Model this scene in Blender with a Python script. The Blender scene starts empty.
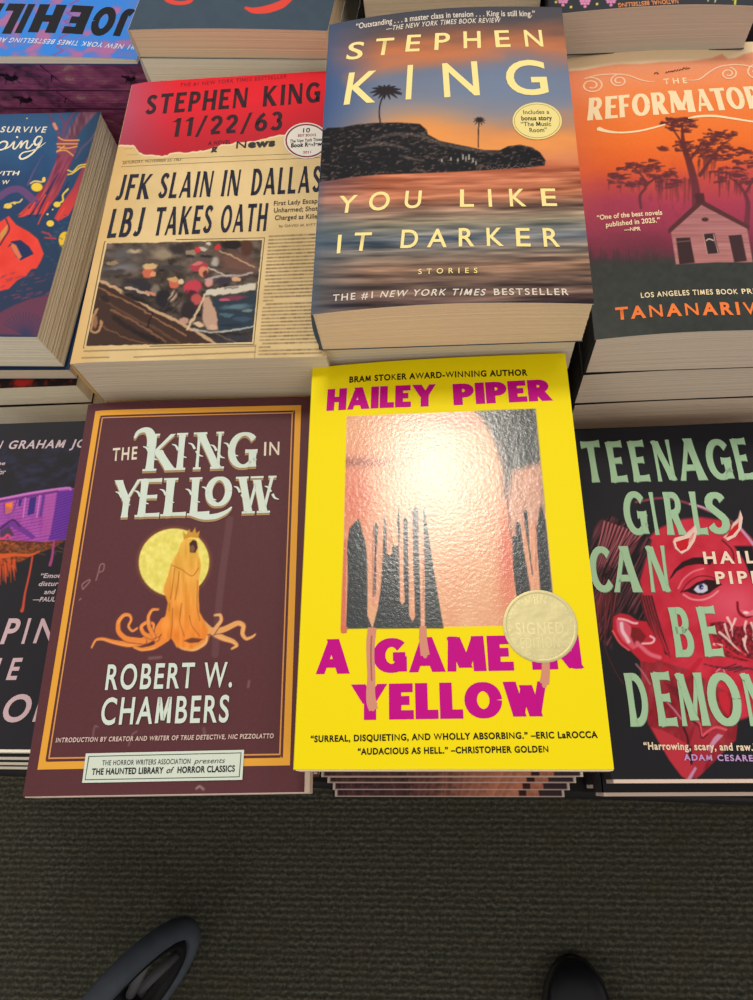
import bpy, math, random
import numpy as np
from mathutils import Matrix, Vector, Euler
SC = bpy.context.scene
COL = SC.collection
# ------------------------------------------------------------------ camera
F_PX, PITCH, ROLL, YAW, ZC = 720.0, math.radians(67.66), math.radians(-14.95), math.radians(13.9), 1.14
_f = np.array([0, math.cos(PITCH), -math.sin(PITCH)]); _u = np.array([0, math.sin(PITCH), math.cos(PITCH)]); _r = np.array([1., 0, 0])
_R = _r*math.cos(ROLL)+_u*math.sin(ROLL); _U = -_r*math.sin(ROLL)+_u*math.cos(ROLL)
_M = np.array([[math.cos(YAW), -math.sin(YAW), 0], [math.sin(YAW), math.cos(YAW), 0], [0, 0, 1]])
CR, CU, CF = _M@_R, _M@_U, _M@_f
cam_data = bpy.data.cameras.new('camera'); cam = bpy.data.objects.new('camera', cam_data); COL.objects.link(cam)
cam_data.sensor_fit = 'VERTICAL'; cam_data.sensor_height = 24.0; cam_data.lens = 24.0*F_PX/1000.0; cam_data.clip_start = 0.01
mw = Matrix.Identity(4)
for i in range(3):
    mw[i][0], mw[i][1], mw[i][2] = CR[i], CU[i], -CF[i]
mw[2][3] = ZC
cam.matrix_world = mw
SC.camera = cam
# ------------------------------------------------------------------ light
SC.view_settings.view_transform = 'Standard'; SC.view_settings.look = 'None'
SC.view_settings.gamma = 1.0; SC.view_settings.use_curve_mapping = False
SC.view_settings.exposure = -0.70
W = bpy.data.worlds.new('shop'); SC.world = W; W.use_nodes = True
W.node_tree.nodes['Background'].inputs[0].default_value = (1.0, 0.95, 0.88, 1)
W.node_tree.nodes['Background'].inputs[1].default_value = 0.80
def area(name, loc, target, sx, sy, power, col):
    l = bpy.data.lights.new(name, 'AREA'); l.shape = 'RECTANGLE'; l.size = sx; l.size_y = sy; l.energy = power; l.color = col
    o = bpy.data.objects.new(name, l); COL.objects.link(o); o.location = loc
    o.rotation_euler = (Vector(target)-Vector(loc)).to_track_quat('-Z', 'Y').to_euler()
    return o
WARM = (1.0, 0.93, 0.82)
area('ceiling_panel_light', (-0.05, 1.22, 2.9), (-0.05, 1.22, 0), 0.62, 0.46, 38, WARM)
area('ceiling_panel_light', (-1.9, 1.7, 2.9), (-1.9, 1.7, 0), 0.8, 0.8, 20, WARM)
area('ceiling_panel_light', (1.9, 1.7, 2.9), (1.9, 1.7, 0), 0.8, 0.8, 18, WARM)
area('ceiling_panel_light', (-1.3, -1.6, 2.9), (-1.3, -1.6, 0), 0.8, 0.8, 16, WARM)
area('ceiling_panel_light', (1.3, -1.6, 2.9), (1.3, -1.6, 0), 0.8, 0.8, 16, WARM)

# ------------------------------------------------------------------ helpers
rng = random.Random(7)
def lin(c):
    c = np.asarray(c, float)/255.0
    return np.where(c <= 0.04045, c/12.92, ((c+0.055)/1.055)**2.4)
def rot3(rx, ry, rz):
    cx, sx, cy, sy, cz, sz = math.cos(rx), math.sin(rx), math.cos(ry), math.sin(ry), math.cos(rz), math.sin(rz)
    X = np.array([[1, 0, 0], [0, cx, -sx], [0, sx, cx]]); Y = np.array([[cy, 0, sy], [0, 1, 0], [-sy, 0, cy]]); Z = np.array([[cz, -sz, 0], [sz, cz, 0], [0, 0, 1]])
    return Z@Y@X
def mesh_obj(name, V, Fc, mat, parent=None, cols=None, smooth=False, mats=None, midx=None):
    me = bpy.data.meshes.new(name)
    me.from_pydata([tuple(map(float, v)) for v in V], [], [tuple(map(int, f)) for f in Fc]); 
    if cols is not None:
        a = me.color_attributes.new('paint', 'FLOAT_COLOR', 'POINT')
        c = np.ones((len(V), 4), np.float32); c[:, :3] = cols; a.data.foreach_set('color', c.ravel())
    if mats:
        for m in mats: me.materials.append(m)
        me.polygons.foreach_set('material_index', np.asarray(midx, np.int32))
    elif mat: me.materials.append(mat)
    if smooth: me.polygons.foreach_set('use_smooth', np.ones(len(me.polygons), bool))
    me.update()
    o = bpy.data.objects.new(name, me); COL.objects.link(o)
    if parent: o.parent = parent
    return o
def empty(name, M4, label, cat, group=None):
    o = bpy.data.objects.new(name, None); COL.objects.link(o); o.empty_display_size = 0.02
    o.matrix_world = M4; o['label'] = label; o['category'] = cat
    if group: o['group'] = group
    return o
# materials -------------------------------------------------------------
def nmat(name):
    m = bpy.data.materials.new(name); m.use_nodes = True
    return m, m.node_tree, m.node_tree.nodes['Principled BSDF']
def paint_mat(name, rough=0.45, bump=0.0, bscale=300, coat=0.0, spec=0.12, gloss=None):
    m, t, p = nmat(name)
    a = t.nodes.new('ShaderNodeVertexColor'); a.layer_name = 'paint'
    t.links.new(a.outputs['Color'], p.inputs['Base Color'])
    p.inputs['Roughness'].default_value = rough; p.inputs['Specular IOR Level'].default_value = spec
    p.inputs['Coat Weight'].default_value = coat; p.inputs['Coat Roughness'].default_value = 0.18
    if bump:
        tc = t.nodes.new('ShaderNodeTexCoord'); n = t.nodes.new('ShaderNodeTexNoise'); b = t.nodes.new('ShaderNodeBump')
        n.inputs['Scale'].default_value = bscale; n.inputs['Detail'].default_value = 4
        t.links.new(tc.outputs['Object'], n.inputs['Vector']); t.links.new(n.outputs['Fac'], b.inputs['Height'])
        b.inputs['Strength'].default_value = bump; b.inputs['Distance'].default_value = 0.001
        t.links.new(b.outputs['Normal'], p.inputs['Normal']); t.links.new(b.outputs['Normal'], p.inputs['Coat Normal'])
        if gloss is not None:      # spot varnish: only where the painted sheet carries it (alpha)
            for inp, v0, v1 in ((p.inputs['Roughness'], rough, gloss), (p.inputs['Specular IOR Level'], spec, .7), (b.inputs['Strength'], 0.0, bump)):
                mr = t.nodes.new('ShaderNodeMapRange'); mr.inputs['To Min'].default_value = v0; mr.inputs['To Max'].default_value = v1
                t.links.new(a.outputs['Alpha'], mr.inputs['Value']); t.links.new(mr.outputs[0], inp)
    return m
def solid(name, col, rough=0.5, metal=0.0, spec=0.15, var=0.0, vs=200):
    m, t, p = nmat(name); c = tuple(lin(col))+(1,)
    p.inputs['Base Color'].default_value = c; p.inputs['Roughness'].default_value = rough; p.inputs['Metallic'].default_value = metal
    p.inputs['Specular IOR Level'].default_value = spec
    if var:
        tc = t.nodes.new('ShaderNodeTexCoord'); n = t.nodes.new('ShaderNodeTexNoise'); r = t.nodes.new('ShaderNodeValToRGB')
        n.inputs['Scale'].default_value = vs; n.inputs['Detail'].default_value = 5
        r.color_ramp.elements[0].position = .3; r.color_ramp.elements[1].position = .7
        r.color_ramp.elements[0].color = tuple(lin(col)*(1-var))+(1,); r.color_ramp.elements[1].color = tuple(lin(col)*(1+var))+(1,)
        t.links.new(tc.outputs['Object'], n.inputs['Vector']); t.links.new(n.outputs['Fac'], r.inputs[0]); t.links.new(r.outputs[0], p.inputs['Base Color'])
    return m
def page_mat(name, col, var=0.07, freq=1100):
    """paper edges: many thin layers along z"""
    m, t, p = nmat(name)
    tc = t.nodes.new('ShaderNodeTexCoord'); mp = t.nodes.new('ShaderNodeMapping'); mp.inputs['Scale'].default_value = (6, 6, freq)
    n = t.nodes.new('ShaderNodeTexNoise'); n.inputs['Scale'].default_value = 1.0; n.inputs['Detail'].default_value = 6; n.inputs['Roughness'].default_value = .7
    r = t.nodes.new('ShaderNodeValToRGB'); r.color_ramp.elements[0].position = .25; r.color_ramp.elements[1].position = .75
    c = lin(col)
    r.color_ramp.elements[0].color = tuple(c*(1-var*1.5))+(1,); r.color_ramp.elements[1].color = tuple(np.minimum(c*(1+var), 1))+(1,)
    b = t.nodes.new('ShaderNodeBump'); b.inputs['Strength'].default_value = .25; b.inputs['Distance'].default_value = .0002
    L = t.links.new
    L(tc.outputs['Object'], mp.inputs['Vector']); L(mp.outputs['Vector'], n.inputs['Vector']); L(n.outputs['Fac'], r.inputs[0]); L(r.outputs[0], p.inputs['Base Color'])
    L(n.outputs['Fac'], b.inputs['Height']); L(b.outputs['Normal'], p.inputs['Normal'])
    p.inputs['Roughness'].default_value = .85; p.inputs['Specular IOR Level'].default_value = .15
    return m
# numpy noise -------------------------------------------------------------
def _h(ix, iy, s): 
    v = np.sin(ix*127.1+iy*311.7+s*74.7)*43758.5453
    return v-np.floor(v)
def vnoise(x, y, s=0):
    ix, iy = np.floor(x), np.floor(y); fx, fy = x-ix, y-iy; fx = fx*fx*(3-2*fx); fy = fy*fy*(3-2*fy)
    a, b, c, d = _h(ix, iy, s), _h(ix+1, iy, s), _h(ix, iy+1, s), _h(ix+1, iy+1, s)
    return (a*(1-fx)+b*fx)*(1-fy)+(c*(1-fx)+d*fx)*fy
def fbm(x, y, s=0, o=4):
    t = 0; a = .5; n = 0
    for k in range(o):
        t = t+a*vnoise(x*2**k, y*2**k, s+k); n += a; a *= .5
    return t/n
# ------------------------------------------------------------------ lettering
_gc, _ac, _tc = {}, {}, {}
def _raw(s, bold=0.0):
    cu = bpy.data.curves.new('t', 'FONT'); cu.body = s; cu.size = 1; cu.offset = bold
    cu.resolution_u = 5; cu.fill_mode = 'FRONT'
    o = bpy.data.objects.new('t', cu); COL.objects.link(o)
    dg = bpy.context.evaluated_depsgraph_get(); dg.update()
    me = o.evaluated_get(dg).to_mesh()
    V = np.array([v.co[:2] for v in me.vertices]).reshape(-1, 2); Fc = [tuple(p.vertices) for p in me.polygons]
    o.evaluated_get(dg).to_mesh_clear(); bpy.data.objects.remove(o); bpy.data.curves.remove(cu)
    return V, Fc
def _adv(ch):
    if ch not in _ac:
        w = lambda s: np.ptp(_raw(s)[0][:, 0])
        _ac[ch] = w('H'+ch+'H')-w('HH')
    return _ac[ch]
CAP = float(_raw('H')[0][:, 1].max())
def text_mesh(s, bold=0.0, track=1.0, shear=0.0):
    """each glyph built on its own, laid out by its advance; x 0..1, cap height 1"""
    k = (s, bold, track, shear)
    if k in _tc: return _tc[k]
    VV, FF, x, o = [], [], 0.0, 0
    for ch in s:
        if ch != ' ':
            g = (ch, min(bold, .010) if ch in 'MNWKVv' else bold)
            if g not in _gc and ch == 'M':       # drawn from strokes: splayed legs, pointed middle
                th = .135+2*bold/CAP; MV, MF = skel('M', thick=th, thin=th*.92, flare=0.0); wm = _adv('M')-.10
                _gc[g] = (MV*[wm, CAP]+[.05, 0], MF)
            if g not in _gc: _gc[g] = _raw(*g)
            V, Fc = _gc[g]; VV.append(V+[x, 0]); FF += [tuple(i+o for i in f) for f in Fc]; o += len(V)
        x += _adv(ch)+(track-1)*.6+bold*1.2
    V = np.concatenate(VV); V[:, 0] += V[:, 1]*shear
    x0, x1 = V[:, 0].min(), V[:, 0].max()
    V[:, 0] = (V[:, 0]-x0)/(x1-x0); V[:, 1] /= CAP
    _tc[k] = (V, FF); return _tc[k]
# skeleton display alphabet: strokes as (class, points); class S thick, T thin, O round (thick sides)
def _arc(cx, cy, rx, ry, a0, a1, n=14):
    return [(cx+rx*math.cos(math.radians(a0+(a1-a0)*i/n)), cy+ry*math.sin(math.radians(a0+(a1-a0)*i/n))) for i in range(n+1)]
SK = {
 'T': (.78, [('S', [(.39, 0), (.39, 1)]), ('T', [(.0, .95), (.78, .95)])]),
 'E': (.68, [('S', [(.14, 0), (.14, 1)]), ('T', [(.1, .95), (.66, .95)]), ('T', [(.1, .52), (.56, .52)]), ('T', [(.1, .05), (.68, .05)])]),
 'F': (.66, [('S', [(.14, 0), (.14, 1)]), ('T', [(.1, .95), (.66, .95)]), ('T', [(.1, .52), (.56, .52)])]),
 'L': (.62, [('S', [(.14, 0), (.14, 1)]), ('T', [(.1, .05), (.62, .05)])]),
 'I': (.28, [('S', [(.14, 0), (.14, 1)])]),
 'N': (.86, [('T', [(.1, 0), (.1, 1)]), ('S', [(.13, .98), (.74, .02)]), ('T', [(.77, 0), (.77, 1)])]),
 'A': (.86, [('T', [(.06, 0), (.42, 1)]), ('S', [(.42, 1), (.78, 0)]), ('T', [(.16, .3), (.68, .3)])]),
 'G': (.84, [('O', _arc(.44, .5, .36, .45, 40, 330, 20)), ('S', [(.7, .03), (.7, .46)]), ('T', [(.48, .46), (.84, .46)])]),
 'C': (.76, [('O', _arc(.44, .5, .36, .45, 45, 318, 20))]),
 'O': (.88, [('O', _arc(.44, .5, .36, .45, 0, 360, 28))]),
 'R': (.78, [('S', [(.14, 0), (.14, 1)]), ('O', [(.14, .95)]+_arc(.36, .73, .24, .22, 90, -90, 10)+[(.14, .5)]), ('S', [(.36, .5), (.68, 0)])]),
 'B': (.74, [('S', [(.14, 0), (.14, 1)]), ('O', [(.14, .95)]+_arc(.34, .74, .22, .21, 90, -90, 10)+[(.14, .53)]), ('O', [(.14, .53)]+_arc(.38, .29, .25, .24, 90, -90, 10)+[(.14, .05)])]),
 'D': (.82, [('S', [(.14, 0), (.14, 1)]), ('O', [(.14, .95)]+_arc(.3, .5, .4, .45, 90, -90, 16)+[(.14, .05)])]),
 'S': (.68, [('O', _arc(.35, .74, .22, .2, 20, 200, 8)+[(.2, .62), (.36, .5), (.52, .38)]+_arc(.34, .26, .23, .2, 15, -165, 8))]),
 'M': (1.02, [('T', [(.1, 0), (.15, 1)]), ('S', [(.17, .98), (.5, .1)]), ('T', [(.5, .1), (.83, .98)]), ('S', [(.86, 1), (.9, 0)])]),
 'W': (1.08, [('S', [(.06, 1), (.3, .04)]), ('T', [(.3, .04), (.52, .9)]), ('S', [(.52, .9), (.76, .04)]), ('T', [(.76, .04), (1.0, 1)])]),
 'K': (.82, [('S', [(.14, 0), (.14, 1)]), ('T', [(.16, .42), (.72, .98)]), ('S', [(.3, .55), (.74, 0)])]),
 'Y': (.8, [('S', [(.04, 1), (.4, .45)]), ('T', [(.76, 1), (.4, .45)]), ('S', [(.4, 0), (.4, .48)])]),
 'H': (.84, [('S', [(.14, 0), (.14, 1)]), ('S', [(.7, 0), (.7, 1)]), ('T', [(.14, .5), (.7, .5)])]),
 'P': (.72, [('S', [(.14, 0), (.14, 1)]), ('O', [(.14, .94)]+_arc(.36, .7, .24, .24, 90, -90, 10)+[(.14, .46)])]),
 'J': (.56, [('S', [(.42, 1), (.42, .25)]), ('O', [(.42, .3)]+_arc(.24, .24, .18, .18, 0, -140, 8))]),
 'X': (.8, [('S', [(.08, 1), (.7, 0)]), ('T', [(.7, 1), (.08, 0)])]),
 '1': (.4, [('S', [(.26, 0), (.26, 1)]), ('T', [(.04, .8), (.26, .95)])]),
 '2': (.64, [('O', _arc(.32, .7, .24, .25, 170, -30, 12)+[(.3, .3), (.1, .08)]), ('T', [(.08, .06), (.6, .06)])]),
 '3': (.64, [('O', _arc(.3, .73, .22, .22, 150, -80, 12)), ('O', _arc(.3, .28, .25, .24, 80, -150, 12))]),
 '6': (.68, [('O', _arc(.34, .3, .25, .25, 0, 360, 20)), ('O', [(.5, .96), (.3, .8), (.14, .56), (.1, .34)])]),
 '/': (.5, [('T', [(.02, -.08), (.44, 1.04)])]),
 ' ': (.4, []),
}
def skel(s, gap=.1, thick=.2, thin=.1, flare=.4, serif=0.0, xs=1.0):
    """display letters; polygons in cap-height units, x normalised to 0..1"""
    V, Fc = [], []; x = 0.0
    fy = lambda y: thin/2+(y-.05)/.9*(1-thin)
    for ch in s:
        w, st = SK[ch]
        if not st: x += w*xs; continue
        GV = []; b0 = len(V)
        for cl, pts in st:
            P = np.array(pts, float)*[xs, 1]; horiz = len(P) == 2 and abs(P[0][1]-P[1][1]) < 1e-6
            if cl == 'O' and thin > .12 : P[:, 1] = [fy(y) for y in P[:, 1]]
            elif horiz and cl == 'T': P[:, 1] = [thin/2 if y < .1 else (1-thin/2 if y > .9 else y) for y in P[:, 1]]
            straight = len(P) == 2
            if straight: P = np.array([P[0]+(P[1]-P[0])*t for t in np.linspace(0, 1, 7)])
            n = len(P); T = np.gradient(P, axis=0); T /= np.linalg.norm(T, axis=1)[:, None]+1e-9; Nn = np.stack([-T[:, 1], T[:, 0]], 1)
            tt = np.linspace(0, 1, n)
            if cl == 'O': wd = thin+(thick-thin)*np.abs(T[:, 1])**1.3
            else: wd = np.full(n, thick if cl == 'S' else thin)*(1+flare*np.abs(2*tt-1)**3)
            if straight and not horiz: Nn = np.tile([[1., 0]], (n, 1)); wd = wd/np.maximum(np.abs(T[:, 1]), .55)
            b = len(V)+len(GV)
            for i in range(n): GV.append(P[i]+Nn[i]*wd[i]/2); GV.append(P[i]-Nn[i]*wd[i]/2)
            for i in range(n-1): Fc.append((b+2*i, b+2*i+1, b+2*i+3, b+2*i+2))
            if serif and straight and not horiz and abs(P[-1][1]-P[0][1]) > .7:
                for e in (0, -1):
                    c = P[e]; hw = wd[e]/2+serif; y0 = 0 if c[1] < .5 else .945
                    b = len(V)+len(GV); GV += [np.array(q) for q in ((c[0]-hw, y0), (c[0]+hw, y0), (c[0]+hw, y0+.055), (c[0]-hw, y0+.055))]; Fc.append((b, b+1, b+2, b+3))
        GV = np.array(GV); x0 = GV[:, 0].min(); GV[:, 0] += x-x0; x = GV[:, 0].max()+gap; V += list(GV)
    V = np.array(V); x0, x1 = V[:, 0].min(), V[:, 0].max(); V[:, 0] = (V[:, 0]-x0)/(x1-x0)
    return V, Fc

# ------------------------------------------------------------------ book
def smooth_bump(u, b, left=.45):
    u = np.asarray(u, float)
    f = np.where(u < left, 1-(1-np.clip(u, 0, 1)/left)**2, 1-(np.clip(u-left, 0, 1)/(1-left))**1.6)
    return b*f
def smooth_line(pts, w, k=6):
    P = np.array(pts, float)
    if len(P) < 3: return P, w
    E = np.concatenate([[2*P[0]-P[1]], P, [2*P[-1]-P[-2]]]); out, ww = [], []
    for i in range(len(P)-1):
        p0, p1, p2, p3 = E[i:i+4]
        for t in np.arange(k)/k:
            out.append(.5*((2*p1)+(p2-p0)*t+(2*p0-5*p1+4*p2-p3)*t*t+(3*p1-p0-3*p2+p3)*t**3)); ww.append(w[i]*(1-t)+w[i+1]*t)
    return np.array(out+[P[-1]]), np.array(ww+[w[-1]])
class Art:
    """front cover of one book: a fine painted sheet plus lettering lying on it.
    Local frame: x,y from cover centre, z=0 on the flat cover plane."""
    def __init__(s, w, h, R, C, bump=0.0, corners=None, step=.00045, base=(128, 128, 128), flip=False, left=.45):
        s.w, s.h, s.R, s.C, s.bump, s.left = w, h, np.array(R), np.array(C), bump, left
        s.nx, s.ny = max(int(w/step), 2), max(int(h/step), 2)
        s.res = None
        if corners is not None:
            ideal = [(-w/2, h/2), (w/2, h/2), (w/2, -h/2), (-w/2, -h/2)]
            s.res = [np.array(c)-s.fwd(np.array([p]))[0] if c is not None else np.zeros(2) for p, c in zip(ideal, corners)]
        gx, gy = np.meshgrid(np.linspace(-w/2, w/2, s.nx), np.linspace(-h/2, h/2, s.ny))
        s.gx, s.gy = gx, gy
        px = s.fwd(np.stack([gx.ravel(), gy.ravel()], 1))
        s.X = px[:, 0].reshape(gx.shape); s.Y = px[:, 1].reshape(gx.shape)
        s.img = np.zeros(gx.shape+(3,)); s.img[:] = base
        s.V, s.F, s.c, s.k = [], [], [], 0; s.gm = None
    def z(s, x): return smooth_bump(np.asarray(x)/s.w+.5, s.bump, s.left)
    def fwd(s, P):
        P = np.asarray(P, float); L = np.concatenate([P, s.z(P[:, 0])[:, None]], 1)
        Wd = L@s.R.T+s.C-[0, 0, ZC]; d = Wd@CF
        q = np.stack([376.5+F_PX*(Wd@CR)/d, 500-F_PX*(Wd@CU)/d], 1)
        if s.res is not None:
            u = (P[:, 0]/s.w+.5)[:, None]; v = (P[:, 1]/s.h+.5)[:, None]; r = s.res
            q = q+(1-u)*v*r[0]+u*v*r[1]+u*(1-v)*r[2]+(1-u)*(1-v)*r[3]
        return q
    def inv(s, Q):
        Q = np.atleast_2d(np.asarray(Q, float)); P = np.zeros_like(Q)
        for _ in range(12):
            q = s.fwd(P); e = 1e-5
            jx = (s.fwd(P+[e, 0])-q)/e; jy = (s.fwd(P+[0, e])-q)/e; r = Q-q
            det = jx[:, 0]*jy[:, 1]-jx[:, 1]*jy[:, 0]
            P = P+np.stack([(r[:, 0]*jy[:, 1]-r[:, 1]*jy[:, 0])/det, (jx[:, 0]*r[:, 1]-jx[:, 1]*r[:, 0])/det], 1)
        return P
    # ---- soft painting on the sheet (photo-measured positions)
    def _blend(s, a, col, sl=None):
        t = s.img if sl is None else s.img[sl]
        col = np.asarray(col, float); t += (col-t)*a[..., None]
    def poly(s, pts, col, soft=.9, alpha=1.0):
        P = np.array(pts, float); x0, y0 = P.min(0)-soft*2-1; x1, y1 = P.max(0)+soft*2+1
        m = (s.X > x0) & (s.X < x1) & (s.Y > y0) & (s.Y < y1)
        if not m.any(): return
        X, Y = s.X[m], s.Y[m]; ins = np.zeros(X.shape, bool); dm = np.full(X.shape, 1e9)
        for i in range(len(P)):
            a, b = P[i], P[(i+1) % len(P)]
            if a[1] != b[1]:
                c = (a[1] > Y) != (b[1] > Y); xi = (b[0]-a[0])*(Y-a[1])/(b[1]-a[1])+a[0]; ins ^= c & (X < xi)
            d = b-a; L = d@d+1e-9; t = np.clip(((X-a[0])*d[0]+(Y-a[1])*d[1])/L, 0, 1)
            dm = np.minimum(dm, np.hypot(X-a[0]-t*d[0], Y-a[1]-t*d[1]))
        sd = np.where(ins, dm, -dm); al = np.clip(.5+sd/soft, 0, 1)*alpha
        cc = col(X, Y) if callable(col) else np.asarray(col, float)
        s.img[m] += (cc-s.img[m])*al[:, None]
    def stroke(s, pts, w, col, soft=.8, alpha=1.0):
        w = np.interp(np.linspace(0, 1, len(pts)), np.linspace(0, 1, len(np.atleast_1d(w))), np.atleast_1d(w))
        P, w = smooth_line(pts, w, 4) if 3 <= len(pts) < 12 else (np.array(pts, float), w)
        mw_ = w.max()+soft+1; x0, y0 = P.min(0)-mw_; x1, y1 = P.max(0)+mw_
        m = (s.X > x0) & (s.X < x1) & (s.Y > y0) & (s.Y < y1)
        if not m.any(): return
        X, Y = s.X[m], s.Y[m]; best = np.full(X.shape, -1e9)
        for i in range(len(P)-1):
            a, b = P[i], P[i+1]; d = b-a; L = d@d+1e-9; t = np.clip(((X-a[0])*d[0]+(Y-a[1])*d[1])/L, 0, 1)
            dd = np.hypot(X-a[0]-t*d[0], Y-a[1]-t*d[1]); best = np.maximum(best, (w[i]*(1-t)+w[i+1]*t)/2-dd)
        al = np.clip(.5+best/soft, 0, 1)*alpha
        cc = col(X, Y) if callable(col) else np.asarray(col, float)
        s.img[m] += (cc-s.img[m])*al[:, None]
    def ell(s, cx, cy, rx, ry, col, soft=.12, alpha=1.0, ang=0):
        ca, sa = math.cos(math.radians(ang)), math.sin(math.radians(ang))
        dx, dy = s.X-cx, s.Y-cy; u = (dx*ca+dy*sa)/rx; v = (-dx*sa+dy*ca)/ry
        s._blend(np.clip((1-np.hypot(u, v))/soft+.5*0, 0, 1)*alpha, col)
    def grad(s, stops, axis='Y', warp=0):
        t = (s.Y if axis == 'Y' else s.X)+warp; p = [a for a, _ in stops]
        for c in range(3): s.img[..., c] = np.interp(t, p, [q[c] for _, q in stops])
    def within(s, pts, fn):
        keep = s.img.copy(); fn(); new = s.img; m = np.zeros(s.X.shape+(3,)); s.img = m; s.poly(pts, (1, 1, 1), .8); s.img = keep*(1-m)+new*m
    # ---- crisp layers
    def _add(s, P, Fc, col):
        s.k += 1; b = sum(len(v) for v in s.V); zz = s.z(P[:, 0])+.00006+s.k*.000008
        s.V.append(np.concatenate([P, zz[:, None]], 1)); s.F += [tuple(i+b for i in f) for f in Fc]
        s.c.append(np.tile(lin(col), (len(P), 1)))
    def _lay(s, V, Fc, p0, p1, h, col, lean=0.0):
        a, b = s.inv([p0, p1]); up = s.inv([(p0[0], p0[1]-abs(h))])[0]-a
        d = b-a; n = np.array([-d[1], d[0]])/np.hypot(*d); H = abs(up[1])/max(abs(n[1]), .5); t = d/np.hypot(*d)
        P = a+V[:, :1]*d+V[:, 1:2]*(n*H+t*lean*H)
        s._add(P, Fc, col)
    def text(s, st, p0, p1, h, col, bold=0.0, track=1.0, shear=0.0, lean=0.0):
        V, Fc = text_mesh(st, bold, track, shear); s._lay(V, Fc, p0, p1, h, col, lean)
    def disp(s, st, p0, p1, h, col, lean=0.0, dx=0, dy=0, **k):
        V, Fc = skel(st, **k); s._lay(V, Fc, (p0[0]+dx, p0[1]+dy), (p1[0]+dx, p1[1]+dy), h, col, lean)
    def vpoly(s, pts, col):
        P = s.inv(pts); s._add(P, [tuple(range(len(P)))], col)
    def lrect(s, x0, y0, x1, y1, col, nseg=70):
        xs = np.linspace(x0, x1, nseg+1); P = np.array([(x, y) for x in xs for y in (y0, y1)])
        s._add(P, [(2*i, 2*i+2, 2*i+3, 2*i+1) for i in range(nseg)], col)
    def frame(s, x0, y0, x1, y1, t, col):
        s.lrect(x0, y0, x1, y0+t, col); s.lrect(x0, y1-t, x1, y1, col); s.lrect(x0, y0+t, x0+t, y1-t, col, 2); s.lrect(x1-t, y0+t, x1, y1-t, col, 2)
    def vstroke(s, pts, w, col, sm=True):
        w = np.interp(np.linspace(0, 1, len(pts)), np.linspace(0, 1, len(np.atleast_1d(w))), np.atleast_1d(w)); pts, w = smooth_line(pts, w) if sm else (pts, w)
        P = s.inv(pts); w = np.interp(np.linspace(0, 1, len(P)), np.linspace(0, 1, len(np.atleast_1d(w))), np.atleast_1d(w))*.00045
        T = np.gradient(P, axis=0); T /= np.linalg.norm(T, axis=1)[:, None]+1e-12; N = np.stack([-T[:, 1], T[:, 0]], 1)
        V = np.empty((2*len(P), 2)); V[0::2] = P+N*w[:, None]/2; V[1::2] = P-N*w[:, None]/2
        s._add(V, [(2*i, 2*i+1, 2*i+3, 2*i+2) for i in range(len(P)-1)], col)
    def vell(s, cx, cy, rx, ry, col, n=40):
        a = np.linspace(0, 2*np.pi, n, endpoint=False); s.vpoly(np.stack([cx+rx*np.cos(a), cy+ry*np.sin(a)], 1), col)
    def build(s, parent, zt, mat, th=.0003, edge=(232, 226, 214)):
        nx, ny = s.nx, s.ny
        G = np.stack([s.gx.ravel(), s.gy.ravel(), s.z(s.gx.ravel())], 1)
        idx = np.arange(nx*ny).reshape(ny, nx)
        q = np.stack([idx[:-1, :-1], idx[:-1, 1:], idx[1:, 1:], idx[1:, :-1]], -1).reshape(-1, 4)
        # rim and underside
        ring = np.concatenate([idx[0, :], idx[1:, -1], idx[-1, -2::-1], idx[-2:0:-1, 0]])
        n0 = len(G); RV = G[ring].copy(); RV2 = RV.copy(); RV2[:, 2] -= th
        m = len(ring); i = np.arange(m); j = (i+1) % m
        rq = np.stack([n0+j, n0+i, n0+m+i, n0+m+j], -1)
        bt = idx[0, :]; B0 = G[idx[0, :]].copy(); B1 = G[idx[-1, :]].copy(); B0[:, 2] -= th; B1[:, 2] -= th
        n1 = n0+2*m; k = np.arange(nx-1); bq = np.stack([n1+k, n1+nx+k, n1+nx+k+1, n1+k+1], -1)
        C = np.concatenate([lin(np.clip(s.img.reshape(-1, 3), 0, 255)), np.tile(lin(edge), (2*m+2*nx, 1))])
        Vs = np.concatenate([G, RV, RV2, B0, B1]); quads = np.concatenate([q, rq, bq])
        n2 = len(Vs); tf = s.F
        if s.V:
            TV = np.concatenate(s.V); Vs = np.concatenate([Vs, TV]); C = np.concatenate([C]+s.c)
        Vs = Vs.copy(); Vs[:, 2] += zt
        loops = [quads.ravel().astype(np.int32)]; sizes = [np.full(len(quads), 4, np.int32)]
        if tf:
            loops.append(np.array([n2+a for f in tf for a in f], np.int32)); sizes.append(np.array([len(f) for f in tf], np.int32))
        loops = np.concatenate(loops); sizes = np.concatenate(sizes); starts = np.concatenate([[0], np.cumsum(sizes)[:-1]]).astype(np.int32)
        me = bpy.data.meshes.new('front_cover')
        me.vertices.add(len(Vs)); me.vertices.foreach_set('co', Vs.astype(np.float32).ravel())
        me.loops.add(len(loops)); me.loops.foreach_set('vertex_index', loops)
        me.polygons.add(len(sizes)); me.polygons.foreach_set('loop_start', starts); me.polygons.foreach_set('loop_total', sizes)
        me.update(calc_edges=True)
        a = me.color_attributes.new('paint', 'FLOAT_COLOR', 'POINT'); c4 = np.ones((len(Vs), 4), np.float32); c4[:, :3] = C; c4[:, 3] = 0.0
        if s.gm is not None: c4[:nx*ny, 3] = s.gm.ravel()
        a.data.foreach_set('color', c4.ravel())
        me.materials.append(mat); me.validate()
        o = bpy.data.objects.new('front_cover', me); COL.objects.link(o); o.parent = parent
        return o
WHITE_EDGE = solid('cover_stock', (226, 218, 204), .7)
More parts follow.
